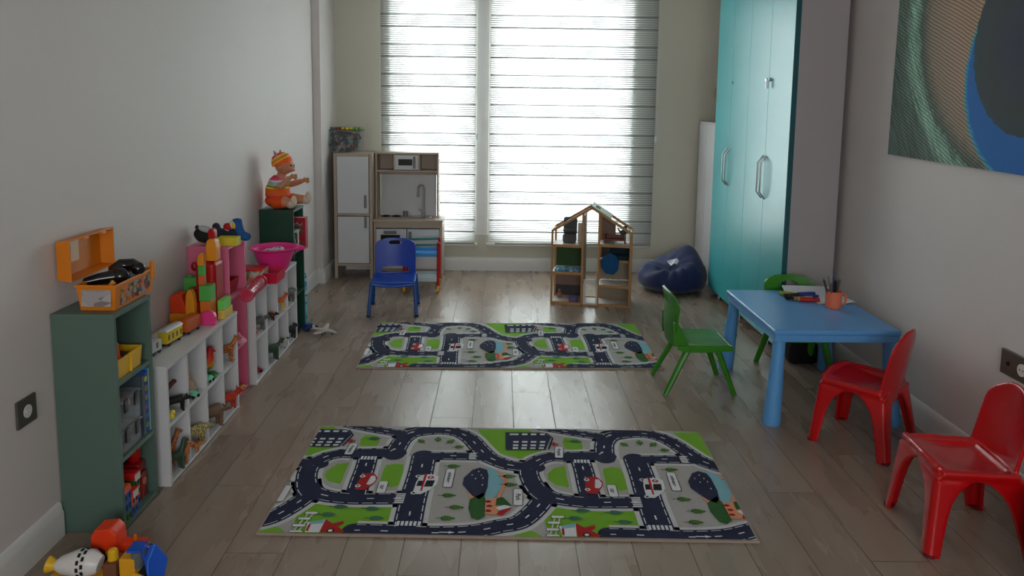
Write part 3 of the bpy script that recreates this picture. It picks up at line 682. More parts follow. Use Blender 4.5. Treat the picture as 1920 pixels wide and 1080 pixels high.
# ---- crate of toys on the refrigerator
M_mix = patchwork('mixed_toys', [(24, 30, 36), (110, 66, 44), (44, 60, 84), (130, 110, 96), (90, 140, 150), (30, 30, 32), (150, 120, 120), (36, 60, 54)], 34)
M_clear = mat('clear_plastic', (205, 210, 215), .12, trans=0, alpha=.12, var=.01)
t = thing('storage_box', 'clear storage box packed with dark toys on top of the toy refrigerator', 'box', (-1.335, 6.61, 1.056))
obj('box_wall', G().box(-.155, .155, -.1, .1, 0, .178, .012), M_clear, t)
g = G()
for k in range(64):
    g.obox((random.uniform(-.12, .11), random.uniform(-.075, .06), random.uniform(.03, .15)), (random.uniform(.03, .07), random.uniform(.03, .06), random.uniform(.02, .05)), (random.random()*3, random.random()*3, random.random()*3), .006)
obj('contents', g, M_mix, t)
obj('lid', G().box(-.16, .16, -.105, .105, .176, .186, .004), mat('lid_taupe', (110, 96, 88), .4), t)
for i, (nm, c, xx, wd) in enumerate((('blue', (60, 140, 170), -.115, .07), ('dark red', (150, 50, 40), -.045, .06), ('yellow', (220, 200, 40), .03, .09), ('green', (120, 190, 60), .11, .07))):
    g = G()
    for q in range(3): g.obox((xx-wd/3+q*wd/3, .0, 1.056+.186+.012), (wd/3.2, .07, .02), (0, 0, .2*q), .005)
    bm_off = g
    for v in g.bm.verts: v.co.z -= 1.242; v.co.x -= xx
    o = obj('toy_brick_strip', g, mat('toy_'+nm.replace(' ', '_'), c, .4), loc=(-1.335+xx, 6.60, 1.242+.0015))
    tag(o, nm+' plastic toy pieces lying on the lid of the box on the refrigerator', 'toy')

# ---- blue child chair
M_cblue = mat('blue_chair_plastic', (14, 62, 170), .33, var=.03)
M_cleg = mat('blue_painted_steel', (24, 74, 150), .35, var=.03)
t = thing('child_chair', 'blue plastic child chair with steel legs in front of the toy kitchen', 'chair', (-.752, 5.42, 0), math.radians(4)); t.scale = (1, 1, .90)
def bseat(u, v):  # seat, front towards -y
    x = (u-.5)*.30*(1-.06*v); y = -.14+.29*v
    return Vector((x, y, .265-.012*math.cos(PI*(u-.5))-.02*(1-v)**4*1.0+.008*v))
g = G().sheet(bseat, 16, 14, .009)
sm = obj('seat', g, M_cblue, t, angle=60)
# backrest with hand hole and gap below, extruded profile bent slightly
bm = bmesh.new()
def brow(z):
    w_ = .15 if z < .5 else .15*math.sqrt(max(0, 1-((z-.5)/.058)**2))**.5 if z < .556 else .03
    return w_
NX, NZ = 30, 40; vv = {}
for i in range(NX+1):
    for j in range(NZ+1):
        z = .262+.288*j/NZ; hw = .148 if z < .50 else .148*(1-.55*((z-.50)/.05)**2.4)
        x = (i/NX*2-1)*hw; y = .150+.025*(z-.262)/.29+.018*math.cos(x/.15*PI/2)
        topz = z-.012*(abs(x)/.148)**3*(j/NZ)
        vv[i, j] = bm.verts.new((x, y, topz))
for i in range(NX):
    for j in range(NZ):
        xc = ((i+.5)/NX*2-1)*.148; zc = .262+.288*(j+.5)/NZ
        hole = (abs(xc)/.045)**4+(abs(zc-.515)/.014)**4 < 1
        gap = abs(xc) < .095 and .275 < zc < .318-.25*max(0, abs(xc)-.05)
        if not hole and not gap: bm.faces.new((vv[i, j], vv[i+1, j], vv[i+1, j+1], vv[i, j+1]))
bmesh.ops.delete(bm, geom=[v for v in bm.verts if not v.link_faces], context='VERTS')
bmesh.ops.smooth_vert(bm, verts=[v for v in bm.verts if v.is_boundary], factor=.5, use_axis_x=True, use_axis_z=True)
bmesh.ops.solidify(bm, geom=bm.faces[:], thickness=.009)
g = G(); bm.to_mesh(_tm); bm.free(); g.bm.from_mesh(_tm)
obj('backrest', g, M_cblue, t, angle=50)
g = G().tube([(-.145, -.12, .25), (-.145, .15, .25)], .011).tube([(.145, -.12, .25), (.145, .15, .25)], .011).tube([(-.145, -.105, .247), (.145, -.105, .247)], .011).tube([(-.145, .14, .25), (.145, .14, .25)], .011)
obj('seat_frame', g, M_cleg, t)
for sx in (-1, 1):
    for y0_, y1_ in ((-.10, -.165), (.125, .17)):
        l = obj('leg', G().tube([(sx*.15, y0_, .262), (sx*.165, y1_, .008)], .0125, 14), M_cleg, t)
        obj('rubber_foot', G().cyl((sx*.165, y1_, 0), (sx*.1645, y1_*.998, .016), .0145, n=14), M_blk, l)

# ---- toy trolley
t = thing('toy_trolley', 'toy serving trolley with blue tray and yellow wheels beside the blue chair', 'trolley', (-.62, 6.08, 0), math.radians(2))
M_lt = mat('light_blue_plastic', (60, 145, 215), .35); M_pg = mat('pale_grey_plastic', (190, 200, 200), .35)
def tray(z, mt, nm):
    g = G().box(-.14, .12, -.12, .12, z, z+.008, .003)
    for b_ in ((-.145, -.137, -.125, .125), (.117, .125, -.125, .125)): g.box(*b_, z, z+.03, .003)
    for b_ in ((-.137, .117, -.125, -.117), (-.137, .117, .117, .125)): g.box(*b_, z, z+.03, .003)
    return obj(nm, g, mt, t)
tray(.285, M_lt, 'upper_tray'); tray(.085, M_pg, 'lower_tray')
for sx, sy in ((-.13, -.13), (.135, -.13), (-.13, .13), (.135, .13)):
    obj('post', G().tube([(sx, sy, .045), (sx, sy, .385 if sx > 0 else .30)], .0105, 12).ell((sx, sy, .385 if sx > 0 else .30), .013), M_red, t)
    wz = obj('wheel', G().cyl((sx-.008, sy, .03), (sx+.008, sy, .03), .03, n=24, bev=.003), M_yel, t)
    obj('axle', G().cyl((sx-.012, sy, .03), (sx+.012, sy, .03), .008, n=12), M_red, wz)
obj('handle', G().tube([(.135, -.13, .385), (-.15, -.13, .375)], .009, 12), mat('teal_green_plastic', (40, 120, 110), .35), t)
obj('handle_end', G().ell((.14, -.13, .387), .017), M_red, t)
obj('handle', G().tube([(.135, .13, .385), (-.15, .13, .375)], .009, 12), MATS['teal_green_plastic'], t)

# ---- doll house, local x along the front, y into depth
t = thing('doll_house', 'open wooden doll house with pitched roof standing on the floor before the window', 'doll house', (.391, 5.655, 0), math.radians(-11))
T_ = .014; Wd, Dp = .578, .215
ea, pk = .555, .735
def roof_z(x): return ea+(pk-ea)*(1-abs(x-Wd/2)/(Wd/2))
def post(x, y, z1): return G().box(x-T_/2, x+T_/2, y-T_/2, y+T_/2, 0, z1)
for y in (0, Dp):
    g = G()
    for x in (0, .225, .345, Wd): g.box(x-T_/2, x+T_/2, y-T_/2, y+T_/2, 0, roof_z(x)-.004)
    for b_ in ((0, Wd, .0, .02),): g.box(b_[0], b_[1], y-T_/2, y+T_/2, b_[2], b_[3])
    for a_, b_ in ((0, Wd/2), (Wd, Wd/2)):
        d_ = Vector((b_-a_, 0, pk-ea)); L_ = d_.length
        c = Vector(((a_+b_)/2, y, (pk+ea)/2)); g.obox(c, (L_+.012, T_, .018), (0, -math.atan2(d_.z, d_.x) if d_.x > 0 else -math.atan2(d_.z, d_.x), 0))
    obj('gable_frame', g, M_pine, t)
M_hw = mat('doll_house_white', (206, 200, 194), .5)
for xa, xb, zz_ in ((0, .225, .44), (0, .225, .235), (.345, Wd, .455), (.345, Wd, .32), (.345, Wd, .15), (0, Wd, .004)):
    y0_ = .10 if zz_ == .32 else -.004
    g = G().box(xa, xb, y0_, Dp, zz_, zz_+.008); o_ = obj('floor_panel', g, M_hw, t)
    if zz_ > .1: obj('edge_strip', G().box(xa, xb, y0_-.006, y0_+.004, zz_-.006, zz_+.014), M_pine, o_)
M_dk = mat('doll_house_wallpaper_dark', (66, 62, 62), .7); M_gn = mat('doll_house_wallpaper_green', (52, 82, 44), .7); M_bn = mat('doll_house_panel_brown', (128, 100, 88), .6)
for xa, xb, z0, z1, mt in ((0, .225, .25, .435, M_gn), (0, .225, .1, .235, M_bn), (0, .225, .012, .1, M_dk), (.345, Wd, .33, .45, M_dk), (.345, Wd, .165, .32, mat('wallpaper_beige', (150, 138, 120), .7)), (.345, Wd, .012, .15, MATS['wallpaper_beige'])):
    obj('back_panel', G().box(xa, xb, Dp-.004, Dp+.004, z0, z1), mt, t)
obj('back_panel', G().prism([(.345, .463), (.455, .463), (.455, roof_z(.455)-.03), (.345, roof_z(.345)-.03)], 'y', Dp-.003, Dp+.003), M_bn, t)
obj('partition', G().prism([(0, .0), (Dp, .0), (Dp, roof_z(.225)-.02), (0, roof_z(.225)-.02)], 'x', .228, .236), mat('doll_house_partition', (150, 118, 88), .55), t)
obj('partition', G().prism([(.03, .0), (Dp, .0), (Dp, .53), (.03, .53)], 'x', Wd-.012, Wd-.004), MATS['doll_house_partition'], t)
c = Vector((.415, Dp/2, .66)); d_ = math.atan2(pk-ea, Wd/2)
g = G(); L_ = .17
for (u0, u1, v0, v1) in ((-.5, .5, -.5, -.22), (-.5, .5, .22, .5), (-.5, -.33, -.22, .22), (-.1, .5, -.22, .22)):
    g.box(u0*L_, u1*L_, v0*Dp, v1*Dp, -.003, .003, 0, 2, Matrix.Translation((.357, Dp/2, roof_z(.357)+.012)) @ Euler((0, d_, 0)).to_matrix().to_4x4())
obj('roof_panel', g, mat('roof_panel_pale', (196, 206, 198), .5), t)
for a_ in (0, Wd/2, Wd): obj('purlin', G().tube([(a_, 0, roof_z(a_)), (a_, Dp, roof_z(a_))], .006, 6), M_pine, t)
g = G().box(.238, .252, -.012, .0, .02, .2).box(.33, .342, -.012, .0, .02, .2).box(.238, .342, -.012, .0, .165, .2).box(.238, .342, -.012, .0, .012, .024)
obj('door_frame', g, M_hw, t)
def dhw(x, y, z):
    a_ = math.radians(-11); return (.391+x*math.cos(a_)-y*math.sin(a_), 5.655+x*math.sin(a_)+y*math.cos(a_), z)
AZ = math.radians(-11)
M_gf = mat('grey_felt', (84, 84, 88), .9, bump=.5, bs=200)
o = thing('doll_sofa', 'small rolled grey doll armchair on the upper left floor of the doll house', 'doll furniture', dhw(.115, .13, .448), AZ)
obj('cushion', G().box(-.05, .05, -.05, .05, 0, .07, .02, 4), M_gf, o)
obj('back', G().box(-.052, .052, .015, .06, .05, .19, .022, 4).box(-.05, .05, -.03, .05, .085, .105, .01, 3), M_gf, o)
o = obj('doll_screen', G().box(-.022, .022, -.004, .004, 0, .15, .002), M_hw, loc=dhw(.195, .15, .448), rot=(0, 0, AZ+.3)); tag(o, 'narrow white panel standing beside the grey doll armchair upstairs', 'doll furniture')
M_bp = patchwork('blue_pattern_cloth', [(90, 150, 190), (50, 100, 140), (170, 205, 215), (120, 170, 195)], 60, .9)
o = obj('doll_blanket', G().box(-.095, .095, -.07, .07, 0, .016, .007, 3), M_bp, loc=dhw(.112, .09, .2435), rot=(0, 0, AZ)); tag(o, 'blue patterned doll blanket on the middle left floor of the doll house', 'blanket')
M_bf = mat('blue_felt', (20, 78, 130), .9, bump=.5, bs=200)
g = G().prism([(-.062, -.03), (-.03, -.075), (.03, -.085), (.062, -.05), (.07, .02), (.05, .06), (.0, .085), (-.035, .06), (-.066, .03)], 'y', -.012, .012, .008)
o = obj('felt_cushion', g, M_bf, loc=dhw(.425, .03, .32), rot=(.1, .0, AZ)); tag(o, 'blue felt doll cushion leaning out of the right half of the doll house', 'cushion')
M_tl = mat('dark_teal_felt', (22, 50, 62), .9)
o = obj('doll_settee', G().box(-.07, .07, -.04, .04, 0, .04, .012, 3).box(-.07, .07, .02, .045, .03, .1, .012, 3), M_tl, loc=dhw(.49, .155, .3285), rot=(0, 0, AZ)); tag(o, 'dark teal doll settee behind the blue felt cushion', 'doll furniture')
M_rd = mat('dark_red_wood', (110, 52, 38), .5)
o = thing('doll_bed', 'dark reddish doll bed in the attic right of the doll house', 'doll furniture', dhw(.455, .12, .463), AZ)
obj('bed_board', G().box(-.08, -.07, -.05, .05, 0, .08, .003).box(.07, .08, -.05, .05, 0, .06, .003).box(-.075, .075, -.045, .045, .02, .035, .003), M_rd, o)
obj('bedding', G().box(-.068, .068, -.04, .04, .036, .06, .01, 3), mat('dusty_red_cloth', (120, 70, 64), .9), o)
g = G().ell((0, 0, .022), (.025, .02, .022)).ell((.01, 0, .055), .017).cyl((-.02, 0, .02), (-.04, -.01, .06), .007, .005).cyl((.02, 0, .02), (.05, .01, .04), .007, .005).ell((.018, 0, .066), (.014, .014, .01))
o = obj('doll_figure', g, mat('grey_green_toy', (70, 80, 76), .6), loc=dhw(.515, .1, .522), rot=(0, 0, AZ)); remesh(o, .0025); tag(o, 'small grey green doll figure lying on the attic doll bed', 'doll')
g = G().lathe([(0, 0), (.028, 0), (.034, .012), (.036, .04), (.038, .045), (.034, .047), (0, .05)], n=20)
o = obj('doll_pot', g, mat('lilac_pot', (110, 100, 150), .5), loc=dhw(.16, .04, .0125)); tag(o, 'lilac doll pot with pale lid on the lowest left floor', 'doll furniture')
g = G().ell((0, 0, .025), (.018, .014, .025)).ell((0, 0, .058), .014).cyl((-.014, 0, .035), (-.02, -.005, .015), .005).cyl((.014, 0, .035), (.02, -.005, .015), .005)
o = obj('doll_figure', g, mat('skin_brown_toy', (150, 110, 88), .6), loc=dhw(.045, .14, .0125)); remesh(o, .0022); tag(o, 'small brown doll figure standing at the lower left of the doll house', 'doll')

# ---- bean bag
def bean(u, v):
    a_ = u*2*PI; ph_ = v*PI
    x, y, z = math.sin(ph_)*math.cos(a_), math.sin(ph_)*math.sin(a_), math.cos(ph_)
    zs = math.copysign(abs(z)**.75, z)
    rr = math.hypot(x, y)**.72/max(1e-6, math.hypot(x, y)) if math.hypot(x, y) > 1e-5 else 1
    X, Y = .275*x*rr, .26*y*rr
    zz2 = .11+.11*zs+.04*max(0, z)
    sl_ = (X+.28)/.56
    back = math.exp(-(((X-.13)/.17)**2+((Y-.07)/.2)**2))*max(0, z+.15)
    rim = math.exp(-((math.hypot((X+.0)/.26, Y/.24)-.82)/.25)**2)*max(0, z)
    dent = math.exp(-(((X+.02)/.12)**2+((Y+.07)/.13)**2))*max(0, z)
    zz2 += .15*back+.03*rim-.10*dent
    n_ = noise.noise(Vector((X*7, Y*7, zz2*5)))*.028+noise.noise(Vector((X*16+5, Y*13, zz2*18)))*.010
    th_ = math.atan2(Y+.07, X+.02)
    fold = .017*math.sin(9*th_+6*noise.noise(Vector((X*4, Y*4, 3))))*math.exp(-((zz2-.22)/.10)**2)*min(1, math.hypot(X+.02, Y+.07)*8)
    zz2 = max(0, zz2+n_*.7*(1 if z > -.6 else 0)+fold)
    return Vector((X*(1+n_*1.5), Y*(1+n_*1.5), zz2))
t = thing('bean_bag', 'dark blue fabric bean bag slumped on the floor before the wardrobe', 'bean bag', (1.402, 6.13, 0), 0); t.scale = (1, 1, .84)
bm = bmesh.new(); NU, NV = 80, 44; ring = []
for j in range(1, NV): ring.append([bm.verts.new(bean(i/NU, j/NV)) for i in range(NU)])
tp, bt = bm.verts.new(bean(0, 0)), bm.verts.new(bean(0, 1))
for A_, B_ in zip(ring, ring[1:]):
    for i in range(NU): bm.faces.new((A_[i], B_[i], B_[(i+1) % NU], A_[(i+1) % NU]))
for i in range(NU): bm.faces.new((tp, ring[0][i], ring[0][(i+1) % NU])); bm.faces.new((bt, ring[-1][(i+1) % NU], ring[-1][i]))
bmesh.ops.recalc_face_normals(bm, faces=bm.faces)
g = G(); bm.to_mesh(_tm); bm.free(); g.bm.from_mesh(_tm)
M_den = mat('navy_cotton', (24, 34, 84), .75, bump=.35, bs=14, sheen=.2, var=.15)
obj('bag', g, M_den, t, angle=180)
g = G().tube([(.30*math.cos(a_*PI/24), .282*math.sin(a_*PI/24), .13+.01*math.sin(a_)) for a_ in range(48)], .0022, 5, closed=True)
def crumple(u, v): return Vector(((u-.5)*.10, (v-.5)*.07, .012*math.sin(u*7)*math.cos(v*5)+.02*u+.035))
o = obj('paper_sheet', G().sheet(crumple, 10, 8, .001), mat('white_paper', (215, 212, 218), .6), loc=(1.41, 6.12, .195), rot=(.35, -.1, .3)); tag(o, 'small crumpled white paper lying in the blue bean bag', 'paper')

# ---- white cabinet in the corner with a leaning woven tray on it
t = thing('white_cabinet', 'tall white cabinet in the far right corner behind the wardrobe', 'cabinet', (1.862, 6.43, 0))
obj('body', G().box(-.13, .13, -.24, .28, .0, 1.335, .003), M_white, t)
obj('top_panel', G().box(-.135, .13, -.245, .285, 1.335, 1.35, .003), M_white, t)
obj('door', G().box(-.14, -.13, -.235, .018, .06, 1.33, .002), M_white, t)
obj('door', G().box(-.14, -.13, .022, .275, .06, 1.33, .002), M_white, t)
M_wick = mat('brown_wicker', (140, 96, 66), .7, bump=.6, bs=150)
g = G().lathe([(0, 0), (.14, .0), (.155, .02), (.15, .024), (.135, .008), (0, .008)], n=28)
o = obj('woven_tray', g, M_wick, loc=(1.80, 6.36, 1.351+.150), rot=(0, math.radians(72), 0)); tag(o, 'round brown woven tray leaning on the white corner cabinet', 'tray')

# ---- teal wardrobe: doors face -x
M_teal = mat('teal_gloss_lacquer', (68, 170, 176), .31, var=.03, vs_=4, ior=1.65)
M_tedge = mat('dark_teal_edge', (24, 84, 92), .4); M_side = mat('lilac_grey_panel', (166, 158, 160), .5, var=.02)
WX, WY0, WY1, WZt = 1.66, 4.44, 6.0, 2.42
t = thing('wardrobe', 'tall wardrobe with glossy teal doors against the right wall', 'wardrobe', (1.82, 5.2, 0))
def wbb(name, mt, *bx, par, bev=.002): return wb(name, mt, *bx, par=par, bev=bev)
wbb('side_panel', M_side, (WX+.02, 1.965, WY0, WY0+.018, 0.0, WZt), par=t); wbb('side_panel', M_side, (WX+.02, 1.965, WY1-.018, WY1, 0.0, WZt), par=t)
wbb('top_panel', M_side, (WX+.02, 1.965, WY0+.018, WY1-.018, WZt-.018, WZt), par=t); wbb('bottom_panel', M_side, (WX+.02, 1.965, WY0+.018, WY1-.018, .06, .078), par=t)
wbb('back_panel', M_side, (1.955, 1.965, WY0+.018, WY1-.018, .078, WZt-.018), par=t)
dw = (WY1-WY0)/4
def hand(y):
    z0, z1, o_ = .925, 1.17, .034
    pts = [(WX-.001, y, z0-.012), (WX-o_*.4, y, z0+.004), (WX-o_, y, z0+.03), (WX-o_, y, z1-.03), (WX-o_*.4, y, z1-.004), (WX-.001, y, z1+.012)]
    return G().tube(pts, .0052, 8)
for i in range(4):
    y0_ = WY0+i*dw
    d_ = wbb('door', M_teal, (WX, WX+.018, y0_+.0015, y0_+dw-.0015, .062, WZt), par=t, bev=.0015)
    hy = y0_+dw-.03 if i % 2 == 0 else y0_+.03
    obj('handle', hand(hy), M_chr, d_, world=True)
    if i in (0, 1, 2):
        obj('lock', G().cyl((WX, hy, 1.655), (WX-.012, hy, 1.655), .011, n=14), M_chr, d_, world=True)
    if i == 0: obj('key', G().box(WX-.03, WX-.012, hy-.002, hy+.002, 1.6, 1.66, .001), M_chr, d_, world=True)
wbb('edge_trim', M_tedge, (WX-.001, WX+.02, WY0-.004, WY0, .062, WZt), (WX+.0185, WX+.03, WY0-.004, WY0, .062, WZt), par=t, bev=.0005)
for x_, y_ in ((1.70, 4.72), (1.70, 5.3), (1.70, 5.82), (1.93, 4.72), (1.93, 5.82)):
    obj('foot', G().cyl((x_, y_, 0), (x_, y_, .06), .017, .014, n=16), M_chr, t, world=True)

# ---- blue table
M_tb = mat('table_blue_plastic', (92, 156, 216), .33, var=.02)
t = thing('child_table', 'light blue plastic child table with thick tapered legs', 'table', (1.60, 3.88, 0), math.radians(0))
def tq(x, y): # bilinear to the rotated top
    return (x, y)
x0, x1, y0_, y1_ = -.315, .285, -.40, .385
obj('tabletop', G().box(x0, x1, y0_, y1_, .432, .46, .010, 3), M_tb, t)
g = G().box(x0+.006, x1-.006, y0_+.006, y0_+.03, .40, .435, .004).box(x0+.006, x1-.006, y1_-.03, y1_-.006, .40, .435, .004).box(x0+.006, x0+.03, y0_+.03, y1_-.03, .40, .435, .004).box(x1-.03, x1-.006, y0_+.03, y1_-.03, .40, .435, .004)
obj('apron', g, M_tb, t)
for sx, sy in ((x0, y0_), (x1, y0_), (x0, y1_), (x1, y1_)):
    dx, dy_ = (1 if sx < 0 else -1), (1 if sy < 0 else -1)
    cx_, cy_ = sx+dx*.040, sy+dy_*.040
    obj('leg', G().tube([(cx_-dx*.028, cy_-dy_*.028, 0), (cx_-dx*.028, cy_-dy_*.028, .008), (cx_-dx*.022, cy_-dy_*.022, .07), (cx_-dx*.004, cy_-dy_*.004, .34), (cx_, cy_, .43)], [.040, .043, .041, .029, .031], 24, up=(1, 0, 0)), M_tb, t)
# mug with pens
M_mug = mat('orange_speckled_ceramic', (226, 118, 84), .35, var=.08, vs_=90)
TT = .46
t = thing('pen_mug', 'orange mug holding pens on the blue table', 'mug', (1.735, 3.895, TT))
obj('cup', G().lathe([(0, 0), (.036, 0), (.039, .004), (.041, .088), (.038, .088), (.036, .007), (0, .007)], n=28), M_mug, t)
obj('handle', G().tube([(.038, 0, .07), (.055, 0, .073), (.066, 0, .058), (.066, 0, .036), (.056, 0, .02), (.038, 0, .018)], .0058, 10), M_mug, t)
pcs = [('black', (22, 22, 26)), ('black', (22, 22, 26)), ('black', (26, 26, 28)), ('dark blue', (40, 60, 120)), ('dark grey', (70, 66, 66)), ('brown', (110, 84, 70)), ('grey', (110, 100, 96)), ('brown', (90, 62, 52)), ('green', (50, 80, 60))]
for i, (cn, c) in enumerate(pcs):
    a_ = i*2.4; r_ = .010+.018*((i*37) % 10)/10
    bx, by = 1.735+r_*math.cos(a_)*.5, 3.895+r_*math.sin(a_)*.5; tx, ty = 1.735+r_*math.cos(a_)*1.5-.008, 3.895+r_*math.sin(a_)*1.4
    L_ = .125+.028*((i*53) % 10)/10
    d_ = Vector((tx-bx, ty-by, .088)).normalized(); p0 = Vector((0, 0, 0)); p1 = d_*L_
    g = G().tube([p0, p1], .0042 if i > 2 else .006, 8).tube([p1, p1+d_*.012], [.003, .001], 8)
    o = obj('pen', g, mat('pen_'+cn.replace(' ', '_'), c, .4), loc=(bx, by, TT+.0085))
    tag(o, {'black': 'black marker standing in the orange mug', 'brown': 'brown pencil standing in the orange mug'}.get(cn, cn+' pencil standing in the orange mug'), 'pen', 'pens in the orange mug')
# paper sheets and loose markers
M_pap = mat('drawing_paper', (212, 216, 222), .6, var=.01)
for i, (x, y, w_, h_, rz, dz, lb) in enumerate(((1.78, 4.03, .21, .14, .12, .0, 'white drawing paper on the blue table just behind the orange mug'), (1.72, 4.165, .27, .13, -.06, .0, 'curled white drawing paper at the back edge of the blue table'))):
    def pp(u, v, w_=w_, h_=h_, i=i): return Vector(((u-.5)*w_, (v-.5)*h_, .003+(.03*v**2 if i else .006*math.sin(u*5)**2)))
    o = obj('paper_sheet', G().sheet(pp, 14, 8, .0008), M_pap, loc=(x, y, TT+.0012*i), rot=(0, 0, rz)); tag(o, lb, 'paper')
mk = [(1.685, 4.125, .10, .15, (40, 60, 150), 'navy'), (1.575, 4.065, .08, .8, (24, 26, 22), 'charcoal'), (1.60, 4.09, .10, .2, (30, 34, 24), 'dark olive'), (1.62, 4.055, .11, -.3, (22, 24, 20), 'black'), (1.655, 4.00, .10, -.12, (190, 30, 24), 'red'), (1.68, 4.075, .10, -.06, (30, 60, 170), 'blue'), (1.585, 4.125, .09, -.5, (140, 160, 50), 'lime green'), (1.64, 4.03, .09, .3, (170, 180, 130), 'pale yellow'), (1.615, 4.02, .07, -.2, (150, 100, 60), 'tan')]
for x, y, L_, rz, c, cn in mk:
    t = thing('marker_pen', cn+' marker lying loose on the blue table', 'pen', (x, y, TT), rz)
    obj('barrel', G().cyl((-L_/2, 0, .0125), (L_*.15, 0, .0125), .0115, n=12), mat('marker_'+cn.replace(' ', '_'), c, .4), t)
    obj('cap', G().cyl((L_*.15, 0, .0125), (L_/2, 0, .0125), .0122, .0105, n=12), mat('marker_cap_'+cn.replace(' ', '_'), tuple(min(255, v*.8+12) for v in c), .35), t)

# ---- green chairs (one shell seat with tubular plastic legs); front faces +x
M_cg = mat('green_chair_plastic', (54, 128, 28), .34, var=.03)
def green_chair(label, loc, rz):
    t = thing('child_chair', label, 'chair', loc, rz)
    def S_(u, v):
        x = -.12+.29*u; hw = .145-.02*(1-u)*(1-u); y = (v-.5)*2*hw
        z = .258+.010*(abs(v-.5)*2)**3-.014*max(0, (u-.86)/.14)**2+.012*(1-u)**3
        return Vector((x, y, z))
    g = G().sheet(S_, 16, 14, .012)
    for sy in (-1, 1): g.prism([(-.12, .262), (.15, .262), (.165, .235), (.05, .228), (-.09, .228), (-.13, .245)], 'y', sy*.142-.006, sy*.142+.006, .003)
    g.box(.155, .167, -.135, .135, .228, .258, .004)
    obj('seat', g, M_cg, t, angle=50)
    # backrest: curved panel with hand hole; lower part narrows to the seat
    bm = bmesh.new(); NX, NZ = 28, 34; vv = {}
    for i in range(NX+1):
        for j in range(NZ+1):
            f = j/NZ; z = .25+.285*f; hw = .118+.025*math.sin(min(1, f*1.4)*PI/2) if f < .88 else .143*(1-.42*((f-.88)/.12)**2)
            y = (i/NX*2-1)*hw
            x = -.135-.016*math.sin(f*PI*.9)-.03*max(0, f-.75)/.25+.022*(abs(y)/.143)**2+.01*f
            vv[i, j] = bm.verts.new((x, y, z-.012*(abs(y)/.143)**2*f))
    for i in range(NX):
        for j in range(NZ):
            yc = ((i+.5)/NX*2-1)*.143; zc = .25+.285*(j+.5)/NZ
            if (abs(yc)/.05)**2.5+(abs(zc-.478)/.02)**2.5 < 1: continue
            bm.faces.new((vv[i, j], vv[i+1, j], vv[i+1, j+1], vv[i, j+1]))
    bmesh.ops.smooth_vert(bm, verts=[v for v in bm.verts if v.is_boundary], factor=.5, use_axis_y=True, use_axis_z=True)
    bmesh.ops.recalc_face_normals(bm, faces=bm.faces)
    bmesh.ops.solidify(bm, geom=bm.faces[:], thickness=.013)
    g = G(); bm.to_mesh(_tm); bm.free(); g.bm.from_mesh(_tm)
    obj('backrest', g, M_cg, t, angle=60)
    for sy in (-1, 1):
        obj('brace', G().prism([(-.150, .38), (-.132, .39), (-.06, .262), (-.07, .235), (-.145, .26)], 'y', sy*.128-.006, sy*.128+.006, .004), M_cg, t)
        for xa, xb in ((.085, .175), (-.065, -.185)):
            a_ = Vector((xa, sy*.125, .245)); b_ = Vector((xb, sy*.155, .004))
            obj('leg', G().tube([a_, a_.lerp(b_, .5), b_], [.021, .019, .016], 8, flat=.8), M_cg, t)
    return t
gc = green_chair('green plastic child chair standing left of the blue table', (1.045, 3.99, 0), math.radians(1))
dup(gc, (1.662, 4.185, 0), math.radians(-92), 'green plastic child chair tucked behind the blue table by the wardrobe')

# ---- red one-piece chairs; front faces +x
M_cr = mat('red_chair_plastic', (186, 8, 16), .24, coat=.2, var=.02)
def red_chair(label, loc, rz):
    t = thing('child_chair', label, 'chair', loc, rz)
    def S_(u, v):
        x = -.14+.29*u; hw = .155+.0*u; y = (v-.5)*2*hw; e = abs(v-.5)*2
        z = .285+.028*(u**2)-.022*math.sin(u*PI)*(1-e**2)-.02*e**4-.03*max(0, (u-.85)/.15)**2
        return Vector((x, y, z))
    g = G().sheet(S_, 20, 18, .014)
    def Bk(u, v):
        hw = (.15-.010*v) if v < .72 else .1428*(1-((v-.72)/.28)**2.2*.50)
        y = (u-.5)*2*hw; e = abs(u-.5)*2
        return Vector((-.132-.052*v+.035*e**2*(1-v*.5), y, .215+.335*v-.012*e**3*v))
    g.sheet(Bk, 18, 26, .014)
    # each leg is a shell folded round its corner, widening upwards into the arches below the seat
    def leg_sheet(sx, sy):
        HT = .287
        def L(u, v):
            z = HT*(1-v); k = z/HT; q = 1-k
            Xc = (.150+.026*q) if sx > 0 else (.136+.046*q); Yc = (.152+.030*q) if sx > 0 else (.148+.054*q)
            ins = .03*max(0, (k-.86)/.14)**2
            Xc -= ins; Yc -= ins; r = .022
            wy = .026+.014*q*0+.125*k**7+.02*k; wx = .026+.125*k**7+.02*k
            s_ = u*3
            if s_ < 1: p = (Xc-r-(wx)*(1-s_), Yc)
            elif s_ > 2: p = (Xc, Yc-r-(wy)*(s_-2))
            else:
                a_ = (s_-1)*PI/2; p = (Xc-r+r*math.sin(a_), Yc-r+r*math.cos(a_))
            lift = .012*max(0, (k-.8)/.2)*(1 if s_ > 2 and sx > 0 else .4)
            return Vector((sx*p[0], sy*p[1], z+lift))
        return L
    for sx in (-1, 1):
        for sy in (-1, 1): g.sheet(leg_sheet(sx, sy), 18, 30, .013)
    for sy in (-1, 1): g.tube([(.13, sy*.143, .284), (.04, sy*.147, .284), (-.05, sy*.146, .282), (-.12, sy*.142, .278)], .015, 10)
    g.tube([(.132, -.14, .294), (.142, -.05, .306), (.142, .05, .306), (.132, .14, .294)], .014, 10)
    o = obj('shell', g, M_cr, t, angle=180); remesh(o, .0042, 12, .5)
    for sx, sy in ((.158, .165), (-.164, .184)):
        for s in (-1, 1): obj('foot_pad', G().cyl((sx, s*sy, 0), (sx*.997, s*sy*.997, .010), .019, n=16), mat('dark_red_pad', (110, 10, 14), .5), t)
    return t
